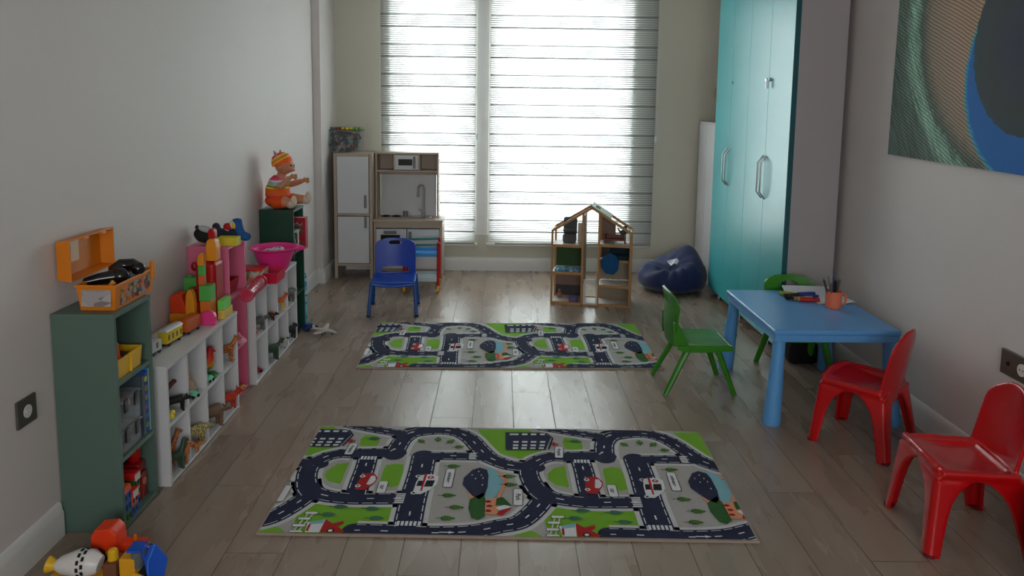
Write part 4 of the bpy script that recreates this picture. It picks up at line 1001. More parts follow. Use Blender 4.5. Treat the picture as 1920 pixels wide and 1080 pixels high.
rc = red_chair('red plastic child chair standing at the near corner of the blue table', (1.650, 3.325, 0), math.radians(135))
dup(rc, (1.628, 2.565, 0), math.radians(175), 'red plastic child chair nearest the camera at the right edge')

# ---- patterned pouf
M_pf, nt, b, ob, xyz = base_mat('floral_upholstery', .85)
v = nd(nt, 'ShaderNodeTexVoronoi'); v.inputs['Scale'].default_value = 16; nt.links.new(ob, v.inputs['Vector'])
v2 = nd(nt, 'ShaderNodeTexVoronoi', feature='DISTANCE_TO_EDGE'); v2.inputs['Scale'].default_value = 11; nt.links.new(ob, v2.inputs['Vector'])
c1 = ramp(nt, v.outputs['Distance'], [(.0, (200, 150, 60)), (.12, (180, 30, 26)), (.34, (120, 22, 26)), (.4, (190, 190, 180)), (.5, (36, 52, 50)), (.75, (20, 26, 30))])
mx = nd(nt, 'ShaderNodeMix', data_type='RGBA'); mx.inputs['B'].default_value = lin((170, 172, 168)); nt.links.new(c1, mx.inputs['A'])
nt.links.new(math_n(nt, 'LESS_THAN', v2.outputs['Distance'], .025), mx.inputs['Factor']); nt.links.new(mx.outputs['Result'], b.inputs['Base Color'])
t = thing('pouf', 'round pouf in dark floral fabric at the right edge of the view', 'pouf', (1.80, 2.13, 0)); t.scale = (.82, .82, 1.05)
obj('body', G().lathe([(0, 0), (.17, 0), (.20, .015), (.215, .08), (.218, .15), (.21, .225), (.195, .25)], n=40), M_pf, t)
obj('cushion_top', G().lathe([(.198, .247), (.205, .262), (.195, .285), (.14, .302), (0, .308)], n=40), mat('dark_teal_cloth', (40, 56, 60), .85, bump=.3), t)
obj('piping', G().tube([(.203*math.cos(a_*PI/20), .203*math.sin(a_*PI/20), .25) for a_ in range(40)], .006, 6, closed=True), M_blk, t)
# ================================================================== SHELVES ALONG THE LEFT WALL
XB = XL+.004
def shelf_unit(name, label, xf, ya, yb, zt, levels, th, mt, cols=1, edge=None, xb=XB, back=True):
    t = thing(name, label, 'shelf', ((xb+xf)/2, (ya+yb)/2, 0))
    def p(nm, *b_):
        g = G()
        for q in b_: g.box(*q, .0012)
        return obj(nm, g, mt, t, world=True)
    p('side_panel', (xb, xf, ya, ya+th, 0, zt-th)); p('side_panel', (xb, xf, yb-th, yb, 0, zt-th)); p('top_panel', (xb, xf+.002, ya-.001, yb+.001, zt-th, zt))
    for z in levels: p('shelf_board', (xb+.006, xf-.001, ya+th, yb-th, z-th, z))
    if back: p('back_panel', (xb, xb+.005, ya+th, yb-th, .012, zt-th))
    for i in range(1, cols):
        y = ya+(yb-ya)*i/cols; zs = [levels[0]]+list(levels[1:])+[zt-th]
        for a_, b_ in zip(zs, zs[1:]): p('divider', (xb+.006, xf-.001, y-th/2, y+th/2, a_, b_-(th if b_ != zt-th else 0)))
    return t
M_sg = mat('sage_green_lacquer', (84, 106, 96), .4, var=.03); M_pk = mat('pink_lacquer', (216, 108, 140), .4, var=.03); M_dg = mat('bottle_green_lacquer', (26, 66, 52), .4, var=.04)
GX = -1.287
shelf_unit('bookshelf', 'sage green narrow bookshelf nearest the camera on the left wall', GX, 2.532, 2.802, .776, (.02, .262, .535), .016, M_sg)
shelf_unit('cube_shelf', 'low white eight-cell shelf between the sage green and the pink shelves', -1.262, 2.855, 3.645, .482, (.018, .248), .015, M_white, 4)
shelf_unit('bookshelf', 'narrow pink bookshelf between the two white cube shelves', -1.302, 3.665, 3.915, .79, (.018, .262, .53), .014, M_pk)
shelf_unit('cube_shelf', 'low white eight-cell shelf farther along, holding the pink bowl', -1.270, 3.94, 4.765, .490, (.018, .25), .015, M_white, 4)
shelf_unit('bookshelf', 'bottle green narrow bookshelf under the sitting baby doll', -1.285, 4.775, 5.02, .812, (.018, .27, .545), .016, M_dg)

# ---------------------------------------------------------------- orange toolbox with open lid
TZ = .777
t = thing('toolbox', 'orange toy toolbox with its lid open on the sage green bookshelf', 'toolbox', (-1.365, 2.715, TZ))
def frustum(g, x0, x1, y0, y1, z0, z1, ins, th, floor=True):
    # open tapered box: outer shell faces then inner
    def R(i, z, d): return [(x0+i+d, y0+i+d, z), (x1-i-d, y0+i+d, z), (x1-i-d, y1-i-d, z), (x0+i+d, y1-i-d, z)]
    ob_, ot, it_, ib = R(ins, z0, 0), R(0, z1, 0), R(0, z1, th), R(ins, z0+th, th)
    bm = g.bm; V = [[bm.verts.new(p) for p in r] for r in (ob_, ot, it_, ib)]
    fs = [bm.faces.new(V[0][::-1]), bm.faces.new(V[3])]
    for a_, b_ in zip(V, V[1:]):
        for i in range(4): fs.append(bm.faces.new((a_[i], a_[(i+1) % 4], b_[(i+1) % 4], b_[i])))
    bmesh.ops.recalc_face_normals(bm, faces=fs)
    return g
g = G(); frustum(g, -.062, .070, -.145, .150, 0, .088, .008, .004)
g.box(.068, .074, -.148, .153, .080, .090, .002).box(-.066, -.060, -.148, .153, .080, .090, .002).box(-.06, .068, -.149, -.143, .080, .090, .002).box(-.06, .068, .148, .154, .080, .090, .002)
obj('box_body', g, M_org, t)
obj('sticker', G().obox((.004, -.1455, .044), (.10, .0012, .056), (math.radians(-5), 0, 0)), patchwork('toolbox_label', [(170, 160, 158), (150, 140, 140), (120, 112, 112), (160, 150, 152)], 22, .6, (1, 1, 3)), t)
obj('front_print', G().obox((.0675, .005, .042), (.0012, .22, .062), (0, math.radians(5), 0)), patchwork('toolbox_print', [(225, 110, 20), (40, 36, 30), (90, 110, 60), (200, 120, 60), (120, 150, 170), (150, 60, 30), (216, 120, 40)], 70, .5), t)
obj('latch', G().box(.066, .080, .118, .142, .05, .118, .004), M_org, t)
g = G(); frustum(g, -.075, .0675, -.145, .150, -.05, 0, .006, .004)
ld = obj('lid', g, M_org, t, loc=(-.075, 0, .165), rot=(0, math.radians(90), 0))
g = G().box(-.054, .05, -.08, -.02, -.046, -.043, .001)
obj('lid_tray', G().box(-.060, .015, -.132, -.015, -.0455, -.040, .003), mat('cream_plastic', (235, 205, 170), .5), ld)
obj('hinge', G().box(-.071, -.063, -.06, -.03, -.012, .006, .002), M_org, ld); obj('hinge', G().box(-.071, -.063, .06, .09, -.012, .006, .002), M_org, ld)
# drill and things in it
t = thing('toy_drill', 'black toy power drill lying in the open orange toolbox', 'toy', (-1.365, 2.70, TZ+.012))
M_bg = mat('gloss_black_plastic', (14, 14, 15), .2, coat=.3)
g = G().tube([(-.06, -.055, .072), (-.03, -.04, .078), (.01, -.02, .082), (.035, -.005, .084)], [.017, .020, .024, .020], 16).ell((.028, -.01, .082), (.032, .030, .03)).tube([(.02, -.015, .075), (.025, .01, .035), (.03, .02, .01)], [.018, .015, .016], 12)
g.ell((-.062, -.056, .072), .016)
obj('drill_body', g, M_bg, t)
obj('drill_handle', G().tube([(-.02, .03, .09), (.0, .06, .105), (.035, .07, .105), (.06, .06, .095)], [.020, .024, .024, .022], 14).ell((.06, .058, .095), (.026, .024, .024)), M_bg, t)
obj('trigger', G().cyl((.022, -.04, .068), (.010, -.052, .055), .011, .006, n=12), mat('orange_tip', (230, 160, 60), .4), t)
o = obj('toy_screw', G().cyl((0, 0, 0), (.008, -.012, .018), .010, .008, n=12).ell((.009, -.013, .02), .010), mat('orange_red_plastic', (230, 70, 30), .4), loc=(-1.395, 2.61, TZ+.052)); tag(o, 'small orange red round piece beside the black drill in the toolbox', 'toy')
o = obj('toy_block', G().obox((0, 0, .02), (.018, .034, .045), (.2, .2, .3), .004), M_blue, loc=(-1.322, 2.70, TZ+.055)); tag(o, 'blue plastic piece sticking up beside the drill in the orange toolbox', 'toy')
o = obj('toy_wrench', G().obox((0, 0, .01), (.03, .09, .014), (0, .2, .2), .005).cyl((0, .05, .012), (0, .07, .012), .016, n=12), mat('dark_violet_grey', (60, 54, 66), .3), loc=(-1.335, 2.77, TZ+.066)); tag(o, 'dark grey toy tool at the far end of the orange toolbox', 'toy')

# ---------------------------------------------------------------- contents of the sage green bookshelf
t = thing('storage_bin', 'yellow plastic bin on the upper shelf of the sage green bookshelf', 'bin', (-1.35, 2.645, .536))
g = G(); frustum(g, -.075, .055, -.088, .095, 0, .07, .006, .003); g.box(.045, .056, .01, .016, .0, .069, .001)
obj('bin_body', g, M_yel, t)
o = obj('toy_figure', G().tube([(0, 0, 0), (.002, 0, .05), (0, .0, .09)], [.010, .018, .014], 14).ell((0, 0, .098), (.015, .014, .014)), mat('orange_red_soft', (226, 62, 24), .4), loc=(-1.325, 2.60, .55)); tag(o, 'orange red toy figure poking out of the yellow bin', 'toy')
o = obj('toy_figure', G().tube([(0, 0, 0), (0, 0, .09)], [.018, .014], 12).ell((0, 0, .095), .016), M_bg, loc=(-1.36, 2.60, .55)); tag(o, 'black toy figure behind the orange red one in the yellow bin', 'toy')
for i, (y, c, lb) in enumerate(((2.66, (70, 40, 46), 'dark maroon toy piece in the middle of the yellow bin'), (2.70, (96, 60, 46), 'brown toy piece at the far end of the yellow bin'))):
    o = obj('toy_block', G().obox((0, 0, .02), (.06, .035, .04), (.3*i, .2, .4), .008), mat('toy_piece_%d' % i, c, .5), loc=(-1.355, y, .545+.006*i)); tag(o, lb, 'toy')
# clear boxes stacked
M_cl2 = mat('clear_box_plastic', (205, 208, 216), .12, alpha=.22, var=.01)
def clear_box(label, z, h_, inside, cl):
    t = thing('storage_box', label, 'box', (-1.375, 2.635, z))
    obj('box_wall', G().box(-.09, .08, -.082, .075, 0, h_-.008, .008), M_cl2, t)
    obj('lid', G().box(-.094, .084, -.086, .079, h_-.008, h_, .003), M_cl2, t)
    for y_ in (-.055, .02): obj('latch', G().box(.082, .088, y_, y_+.025, h_-.045, h_+.002, .002), M_blk, t)
    obj('side_latch', G().box(-.02, .01, -.090, -.084, h_-.04, h_+.002, .002), M_blk, t)
    g = G()
    for k in range(10): g.ell((random.uniform(-.06, .055), random.uniform(-.055, .05), random.uniform(.02, h_*.7)), random.uniform(.012, .022))
    obj('contents', g, patchwork(cl, inside, 28), t)
clear_box('clear latched box with pale pink and grey contents, lower of two', .263, .085, [(90, 80, 86), (150, 110, 120), (70, 60, 60), (120, 110, 110)], 'beads_grey')
clear_box('clear latched box with red and orange contents, upper of two', .350, .105, [(170, 40, 30), (235, 140, 20), (200, 150, 150), (170, 160, 170), (190, 60, 70)], 'beads_red')
# standing books
M_bk = patchwork('book_cover_blue', [(30, 70, 150), (40, 80, 160), (120, 130, 60), (28, 60, 130), (90, 100, 90)], 36, .4)
for i, (y, th_, h_, c, lb) in enumerate(((2.742, .018, .225, (70, 80, 90), 'grey patterned board book standing beside the clear boxes'), (2.763, .02, .235, (34, 78, 160), 'blue picture book with coloured discs on its spine on the sage green bookshelf'))):
    t = thing('book', lb, 'book', (-1.375, y, .2635), 0)
    obj('cover', G().box(-.08, .075, -th_/2, -th_/2+.002, 0, h_, .0005).box(-.08, .075, th_/2-.002, th_/2, 0, h_, .0005).box(.073, .077, -th_/2, th_/2, 0, h_, .0005), mat('book_cover_%d' % i, c, .4), t)
    obj('pages', G().box(-.078, .072, -th_/2+.002, th_/2-.002, .003, h_-.003), mat('paper_pages', (200, 196, 186), .8), t)
    if i:
        for k, cc in enumerate(((190, 190, 60), (150, 140, 50), (150, 130, 110), (150, 110, 120), (110, 110, 130), (130, 160, 60))):
            obj('printed_disc', G().cyl((.0765, 0, .205-k*.035), (.078, 0, .205-k*.035), .011, n=16), mat('disc_%d' % k, cc, .5), t)
t = thing('book', 'light blue thin book leaning against the far side of the sage green bookshelf', 'book', (-1.375, 2.779, .2635), 0)
obj('cover', G().box(-.08, .08, -.004, .004, 0, .245, .001), mat('book_light_blue', (50, 120, 180), .4), t, rot=(-.0, 0, 0)); obj('pages', G().box(-.078, .0805, -.0025, .0025, .003, .242), MATS['paper_pages'], t)
# toy town houses, each a block pile
def town_house(label, y, x, levels, w_=.044, d_=.05, roof=(200, 28, 24), chim=False):
    t = thing('toy_house', label, 'toy', (x, y, .0195)); z = 0
    for k, c in enumerate(levels):
        cn = {(40, 90, 170): 'blue', (216, 100, 30): 'orange', (60, 120, 50): 'green', (226, 150, 40): 'amber'}[c]
        g = G().box(-d_/2, d_/2, -w_/2, w_/2, z, z+.036, .0015)
        b_ = obj('storey', g, mat('toy_storey_'+cn, c, .45), t)
        g = G()
        for s in (-.011, .011):
            g.box(d_/2, d_/2+.0012, s-.005, s+.005, z+.010, z+.028); 
        g.box(-.008, .008, -w_/2-.0012, -w_/2, z+.010, z+.028)
        obj('window_openings', g, mat('toy_window_dark', (24, 30, 50), .5), b_)
        z += .0365
    g = G().prism([(-w_/2-.003, z), (w_/2+.003, z), (w_/2-.006, z+.024), (-w_/2+.006, z+.024)], 'x', -d_/2-.003, d_/2+.003, .002)
    r_ = obj('roof', g, mat('toy_roof_%d' % roof[1], roof, .4), t)
    if chim: obj('gable', G().box(d_/2+.003, d_/2+.005, -w_/2+.004, w_/2-.004, z-.006, z+.018), mat('white_card', (200, 196, 190), .6), r_)
B_, O_, N_, A_ = (40, 90, 170), (216, 100, 30), (60, 120, 50), (226, 150, 40)
town_house('blue toy house with orange roof, nearest in the bottom of the sage green bookshelf', 2.575, -1.315, (N_, B_, B_), roof=(226, 90, 40))
town_house('short toy house of blue and orange storeys with white gable, in front', 2.625, -1.315, (B_, O_), chim=True)
town_house('tall toy house with green top storey and white gable on the bottom shelf', 2.675, -1.33, (B_, O_, N_), chim=True)
town_house('toy house with green top storey and red roof standing behind the short one', 2.62, -1.39, (B_, O_, O_, N_))
t = thing('toy_robot', 'red toy robot standing at the far end of the bottom shelf', 'toy', (-1.345, 2.742, .0195))
obj('body', G().box(-.035, .035, -.026, .026, .0, .10, .008).box(-.03, .03, -.028, .028, .1, .14, .01), mat('dark_red_plastic', (140, 8, 12), .35), t)
obj('head', G().tube([(0, 0, .14), (.0, 0, .165), (0, 0, .19)], [.018, .026, .02], 16).ell((0, 0, .195), (.026, .024, .02)), M_red, t)
obj('emblem', G().cyl((.035, 0, .065), (.038, 0, .065), .014, n=20), mat('robot_emblem', (200, 100, 80), .4), t)

# ---------------------------------------------------------------- toy animals
def animal(label, loc, rz, L, mt, leg=.4, neck=(.3, .35), head=.16, tail=(.3, -.2), fat=.19, ears=True, horns=False, cat='toy animal', name='toy_animal', group=None, sit=False, plates=None, legr=.055):
    """L body length; +x is where it looks; other numbers are fractions of L"""
    t = thing(name, label, cat, loc, rz, group); g = G(); h = leg*L
    b0, b1 = Vector((-.38*L, 0, h+fat*L*.8)), Vector((.36*L, 0, h+fat*L*.9))
    if sit: b0 = Vector((-.25*L, 0, fat*L)); b1 = Vector((.12*L, 0, h+fat*L*1.3))
    g.tube([b0+(b0-b1)*.12, b0, b0.lerp(b1, .5), b1, b1+(b1-b0)*.1], [fat*L*.55, fat*L, fat*L*.95, fat*L*1.02, fat*L*.6], 14)
    nk = b1+Vector((neck[0]*L, 0, neck[1]*L))
    g.tube([b1-Vector((.06*L, 0, 0)), b1.lerp(nk, .5), nk], [fat*L*.8, head*L*.75, head*L*.7], 12)
    g.ell(nk+Vector((.03*L, 0, .01*L)), (head*L*.9, head*L*.7, head*L*.75)); g.tube([nk, nk+Vector((head*L*1.5, 0, -.05*L))], [head*L*.6, head*L*.38], 10)
    for s in (-1, 1):
        fx, bx = b1.x-.02*L, b0.x+.04*L
        if sit: bx += .1*L
        fw = fat*L*.62
        g.tube([(fx, s*fw, b1.z*.9), (fx+.01*L, s*fw, h*.5), (fx, s*fw, legr*L*.5)], [legr*L*1.4, legr*L, legr*L], 8)
        g.ell((fx+.02*L, s*fw, legr*L*.5), (legr*L*1.3, legr*L, legr*L*.5))
        if not sit: g.tube([(bx-.02*L, s*fw, b0.z*.9), (bx+.03*L, s*fw, h*.62), (bx-.035*L, s*fw, h*.38), (bx, s*fw, legr*L*.5)], [legr*L*1.9, legr*L*1.2, legr*L, legr*L], 8)
        g.ell((bx+.02*L, s*fw*1.1, legr*L*.5), (legr*L*1.4, legr*L, legr*L*.5))
        if ears: g.cyl(nk+Vector((-.02*L, s*head*L*.45, head*L*.3)), nk+Vector((-.05*L, s*head*L*.7, head*L*1.15)), head*L*.28, .002, n=8)
        if horns: g.tube([nk+Vector((0, s*head*L*.4, head*L*.4)), nk+Vector((.0, s*head*L*.9, head*L*1.1)), nk+Vector((.05*L, s*head*L*.9, head*L*1.7))], [head*L*.22, head*L*.16, head*L*.05], 8)
    tb = b0+Vector((-.14*L, 0, fat*L*.3)); g.tube([b0, tb, tb+Vector((-tail[0]*L*.6, 0, tail[1]*L*.5)), tb+Vector((-tail[0]*L, 0, tail[1]*L))], [fat*L*.6, .045*L, .035*L, .02*L], 8)
    if plates:
        for k in range(6): x = -.35*L+k*.13*L; g.cyl((x, 0, h+fat*L*1.6), (x-.02*L, 0, h+fat*L*2.4), .05*L, .003, n=6)
    o = obj('body', g, mt, t, angle=180); remesh(o, L/34, 3, .5)
    eg = G()
    for s in (-1, 1): eg.ell(nk+Vector((head*L*.55, s*head*L*.55, head*L*.3)), head*L*.16, u=8, v=6)
    obj('eyes', eg, M_blk, t)
    return t
M_horse = mat('chestnut_toy', (96, 46, 34), .45, var=.2, vs_=60); M_bull = mat('black_toy_matte', (30, 28, 28), .45); M_lion = spotted('tawny_toy', (186, 110, 60), (120, 66, 36), 130, .3)
M_leo = spotted('leopard_toy', (196, 176, 116), (70, 58, 40), 170, .42); M_tig = spotted('tiger_toy', (190, 110, 50), (50, 34, 26), 110, .36); M_rex = mat('green_dino_toy', (54, 74, 58), .5, var=.3, vs_=60)
M_rdr = mat('red_dragon_toy', (190, 52, 30), .45, var=.15, vs_=60); M_brn = mat('brown_toy', (112, 84, 66), .55, var=.2, vs_=50); M_gry = mat('grey_toy', (96, 96, 92), .5, var=.2, vs_=50); M_bge = mat('beige_toy', (196, 164, 138), .55)
Z1, Z2 = .249, .0190
animal('chestnut brown toy horse in the nearest upper cell of the white shelf', (-1.375, 3.000, Z1), math.radians(38), .110, M_horse, .5, (.30, .28), .12)
animal('black toy bull standing before the chestnut horse', (-1.292, 2.985, Z1), math.radians(40), .085, M_bull, .42, (.26, .0), .15, legr=.06)
o = obj('toy_chick', G().ell((0, 0, .016), (.013, .012, .014)).ell((.006, 0, .032), .010).cyl((.014, 0, .031), (.02, 0, .03), .003, .001), spotted('yellow_red_toy', (230, 210, 60), (190, 80, 60), 120, .3), loc=(-1.272, 2.905, Z1)); remesh(o, .002); tag(o, 'tiny yellow toy bird at the front of the nearest upper cell', 'toy animal')
# second cell: beige sitting bear on mint and red pieces
t = thing('toy_bear', 'beige toy bear in the second upper cell of the near white shelf', 'toy animal', (-1.325, 3.185, Z1))
g = G().ell((0, 0, .03), (.034, .03, .032)).ell((0, 0, .072), (.022, .02, .022)).ell((.018, -.012, .014), (.02, .012, .012)).ell((.018, .014, .014), (.02, .012, .012)).ell((0, -.016, .09), .008).ell((0, .016, .09), .008).tube([(0, -.025, .045), (.02, -.035, .03)], .009, 8).tube([(0, .025, .045), (.02, .035, .03)], .009, 8)
remesh(obj('body', g, M_bge, t, angle=180), .0024)
M_mint = mat('mint_plastic', (130, 226, 180), .4)
def car_toy(name, label, loc, rz, mt, L=.05, cat='toy car'):
    t = thing(name, label, cat, loc, rz)
    obj('body', G().prism([(-L/2, .006), (L/2, .006), (L/2, .016), (L*.3, .019), (L*.12, .03), (-L*.25, .03), (-L*.38, .019), (-L/2, .017)], 'y', -.013, .013, .002), mt, t)
    for x in (-L*.3, L*.3):
        for s in (-1, 1): obj('wheel', G().cyl((x, s*.011, .007), (x, s*.0155, .007), .007, n=14), M_blk, t)
car_toy('toy_car', 'mint green toy car at the front of the second upper cell', (-1.278, 3.135, Z1), 1.2, M_mint)
car_toy('toy_car', 'red toy car between the mint car and the beige bear', (-1.300, 3.118, Z1), 1.0, M_red, .044)
# third cell: parrot on a green base
t = thing('toy_parrot', 'red, orange and green toy parrot in the third upper cell', 'toy animal', (-1.310, 3.385, Z1), math.radians(20))
g = G().tube([(-.025, 0, .02), (0, 0, .055), (.008, 0, .09), (.01, 0, .12)], [.012, .026, .022, .016], 14).ell((.012, 0, .125), (.016, .015, .016)).cyl((.022, 0, .125), (.036, 0, .112), .007, .002, n=8).tube([(-.01, 0, .04), (-.045, 0, .01)], [.016, .006], 10)
for s in (-1, 1): g.ell((-.008, s*.022, .06), (.014, .008, .03))
remesh(obj('body', g, graded('parrot_toy', [(0, (60, 140, 60)), (.3, (90, 150, 50)), (.42, (226, 130, 30)), (.6, (220, 60, 24)), (.8, (190, 16, 22)), (1, (150, 14, 20))], 0, .14), t, angle=180), .0024)
obj('base', G().prism([(-.045, -.03), (.03, -.035), (.045, .0), (.03, .035), (-.04, .03)], 'z', 0, .012, .004), mat('leaf_green_toy', (60, 140, 70), .5), t)
car_toy('toy_car', 'mint green toy car in front of the toy parrot', (-1.283, 3.325, Z1), 1.4, M_mint, .046)
animal('striped toy tiger with raised head in the fourth upper cell', (-1.297, 3.560, Z1), math.radians(50), 0.095, M_tig, .55, (.3, .45), .15, (.2, -.5))
# lower cells
animal('tawny toy giraffe calf at the back of the nearest lower cell', (-1.335, 2.985, Z2), math.radians(40), 0.078, M_lion, .8, (.25, .75), .16, (.1, -.4))
animal('dark green toy dinosaur in the nearest lower cell', (-1.283, 2.940, Z2), math.radians(62), 0.095, M_rex, .5, (.16, .55), .15, (.4, -.4), fat=.17, ears=False, legr=.07)
animal('spotted toy cheetah cub sitting at the right of the nearest lower cell', (-1.272, 3.012, Z2), math.radians(25), 0.078, M_lion, .45, (.12, .35), .17, sit=True)
animal('yellow spotted toy leopard in the second lower cell', (-1.305, 3.170, Z2), math.radians(52), 0.129, M_leo, .34, (.26, .0), .12, (.3, -.1))
animal('small horned brown toy calf in front of the spotted leopard', (-1.278, 3.115, Z2), math.radians(-10), 0.056, M_lion, .4, (.2, .2), .2, horns=True, ears=False)
animal('brown toy boar with dark legs in the third lower cell', (-1.297, 3.360, Z2), math.radians(48), 0.123, M_brn, .4, (.25, -.02), .15, fat=.22, legr=.07)
animal('orange red toy dragon in the fourth lower cell', (-1.297, 3.560, Z2), math.radians(50), 0.112, M_rdr, .35, (.25, .18), .16, (.3, .2), horns=True, plates=True)
# far white shelf
Z3 = .251
animal('grey green toy stegosaur in the nearest upper cell of the far white shelf', (-1.305, 4.070, Z3), math.radians(50), 0.101, M_gry, .4, (.25, .1), .14, (.3, .1), ears=False, plates=True)
o = obj('toy_ball', G().ell((0, 0, .017), .017), mat('ball_red', (200, 50, 40), .4), loc=(-1.295, 4.0, Z3)); tag(o, 'small red ball in front of the grey green stegosaur', 'ball')
animal('black and orange toy beetle in the second upper cell of the far shelf', (-1.300, 4.260, Z3), math.radians(45), 0.084, spotted('beetle_toy', (40, 30, 26), (200, 80, 30), 60, .4), .25, (.22, .0), .15, (.05, 0), ears=False)
animal('orange toy giraffe in the third upper cell of the far shelf', (-1.298, 4.465, Z3), math.radians(45), 0.073, graded('giraffe_toy', [(0, (220, 190, 70)), (.5, (216, 150, 50)), (.62, (216, 96, 30)), (1, (206, 84, 26))], 0, .1), .75, (.3, .4), .17, (.1, -.3))
animal('grey toy elephant in the fourth upper cell of the far shelf', (-1.305, 4.675, Z3), math.radians(60), 0.090, M_gry, .4, (.2, .1), .2, (.1, -.3), fat=.28, legr=.09)
car_toy('toy_car', 'tiny pink and grey toy car in the nearest lower cell of the far shelf', (-1.31, 4.08, Z2), .6, mat('crimson_toy', (170, 36, 56), .4), .05)
animal('dark green long necked toy dinosaur in the second lower cell of the far shelf', (-1.300, 4.262, Z2), math.radians(48), 0.123, M_rex, .4, (.3, .3), .1, (.3, -.2), ears=False, legr=.07)
animal('black and white toy cow in the third lower cell of the far shelf', (-1.300, 4.470, Z2), math.radians(40), 0.084, spotted('cow_toy', (190, 190, 186), (30, 30, 32), 45, .45), .42, (.22, .05), .17)
animal('dark toy gorilla in the fourth lower cell of the far shelf', (-1.300, 4.675, Z2), math.radians(50), 0.090, mat('gorilla_toy', (46, 44, 50), .5, var=.3, vs_=50), .45, (.12, .2), .2, (.05, 0), fat=.24, legr=.08)

# ---------------------------------------------------------------- toy train on the near white shelf
ST = .4825
M_roof = mat('silver_plastic', (190, 190, 192), .22)
def wagon(name, label, x, y, rz, mt, L, roof, wins=None, h=.05, w_=.042):
    t = thing(name, label, 'toy train', (x, y, ST), rz)
    b_ = obj('body', G().box(-L/2, L/2, -w_/2, w_/2, .014, .014+h, .003), mt, t)
    if wins:
        g = G()
        for k in range(wins):
            xx = -L/2+L*(k+.5)/wins; g.box(xx-.006, xx+.006, -w_/2-.001, -w_/2+.001, .028, .05).box(xx-.006, xx+.006, w_/2-.001, w_/2+.001, .028, .05)
        obj('windows', g, mat('wagon_windows', (120, 90, 30), .5), b_)
    if roof: obj('roof', G().prism([(-w_/2-.002, .014+h), (w_/2+.002, .014+h), (w_/2-.002, .020+h), (.008, .026+h), (-.008, .026+h), (-w_/2+.002, .020+h)], 'x', -L/2-.003, L/2+.003, .001), M_roof, t)
    obj('chassis', G().box(-L/2-.006, L/2+.006, -.014, .014, .009, .0145, .001), M_blk, t)
    for xx in (-L*.33, L*.33):
        for s in (-1, 1): obj('wheel', G().cyl((xx, s*.013, .009), (xx, s*.018, .009), .009, n=14), M_blk, t)
    return t
RT = math.radians(84)
wagon('train_wagon', 'yellow toy train wagon with silver roof on the near white shelf', -1.365, 3.14, RT, mat('wagon_yellow', (216, 186, 40), .45), .125, True, 4)
wagon('train_wagon', 'brown orange toy train wagon behind the yellow one', -1.348, 3.30, RT, mat('wagon_orange', (190, 84, 24), .5), .12, False, None, .054)
wagon('train_wagon', 'white toy train tender with a dark roof between engine and yellow wagon', -1.375, 2.995, RT, mat('wagon_white', (196, 196, 200), .4), .07, False, 1, .042)
t = thing('toy_train_engine', 'red and black toy train engine at the near end of the white shelf', 'toy train', (-1.378, 2.90, ST), RT)
obj('cab', G().box(-.004, .028, -.02, .02, .014, .058, .002), M_red, t); obj('cab_roof', G().box(-.008, .034, -.024, .024, .058, .064, .002), M_blk, t)
obj('boiler', G().cyl((-.045, 0, .032), (-.004, 0, .032), .015, n=18), M_blk, t); obj('boiler_front', G().cyl((-.049, 0, .032), (-.045, 0, .032), .012, n=18), M_chr, t)
obj('chimney', G().cyl((-.035, 0, .044), (-.035, 0, .062), .005, .007, n=12), M_blk, t)
obj('bumper', G().prism([(-.018, .0), (.018, .0), (.014, .016), (-.014, .016)], 'x', -.058, -.046, .002), M_red, t)
for xx in (-.034, .012):
    for s in (-1, 1): obj('wheel', G().cyl((xx, s*.013, .009), (xx, s*.018, .009), .009, n=14), M_blk, t)

# ---------------------------------------------------------------- building blocks piled on the near white shelf
def block(label, x0, x1, y0, y1, z0, z1, mt, studs=(1, 1), top='flat', name='building_block'):
    t = thing(name, label, 'toy block', ((x0+x1)/2, (y0+y1)/2, z0)); hx, hy, h = (x1-x0)/2, (y1-y0)/2, z1-z0
    if top == 'round': g = G().prism([(-hx, 0), (hx, 0), (hx, h*.6), (hx*.8, h*.88), (hx*.3, h), (-hx*.3, h), (-hx*.8, h*.88), (-hx, h*.6)], 'y', -hy, hy, .004)
    elif top == 'arch': g = G().prism([(-hx, 0), (hx, 0), (hx, h*.35), (hx*.1, h*.4), (-hx*.05, h*.7), (-hx*.1, h*.95), (-hx*.7, h), (-hx, h*.8)], 'y', -hy, hy, .004)
    else: g = G().box(-hx, hx, -hy, hy, 0, h, .002)
    obj('brick', g, mt, t)
    if top == 'flat' and studs:
        for i in range(studs[0]):
            for j in range(studs[1]):
                cx_, cy_ = -hx+(i+.5)*2*hx/studs[0], -hy+(j+.5)*2*hy/studs[1]
                obj('stud', G().cyl((cx_, cy_, h), (cx_, cy_, h+.008), min(hx/studs[0], hy/studs[1])*.6, n=14), mt, t)
    return t
M_bo = mat('block_red_orange', (224, 64, 16), .4); M_ba = mat('block_amber', (226, 140, 24), .42); M_bg2 = mat('block_green', (84, 170, 76), .42); M_blm = mat('block_lime', (110, 210, 90), .42); M_brd = mat('block_dark_red', (150, 14, 18), .35)
block('amber brick at the bottom of the block pile by the wall', -1.490, -1.366, 3.425, 3.54, ST, .528, M_ba, None)
block('red orange notched brick lying on the amber bottom brick', -1.488, -1.368, 3.43, 3.50, .5285, .618, M_bo, None, 'arch')
block('dark red brick standing behind the red orange notched brick', -1.43, -1.39, 3.505, 3.54, .5285, .625, M_brd, None)
block('amber rounded brick standing upright on the block pile', -1.402, -1.362, 3.388, 3.424, ST, .645, M_ba, None, 'round')
block('amber brown brick under the green cube', -1.352, -1.305, 3.43, 3.50, ST, .585, mat('block_ochre', (206, 112, 30), .45), None)
block('green cube brick on top of the amber brown brick', -1.355, -1.303, 3.43, 3.495, .5855, .656, M_bg2, None)
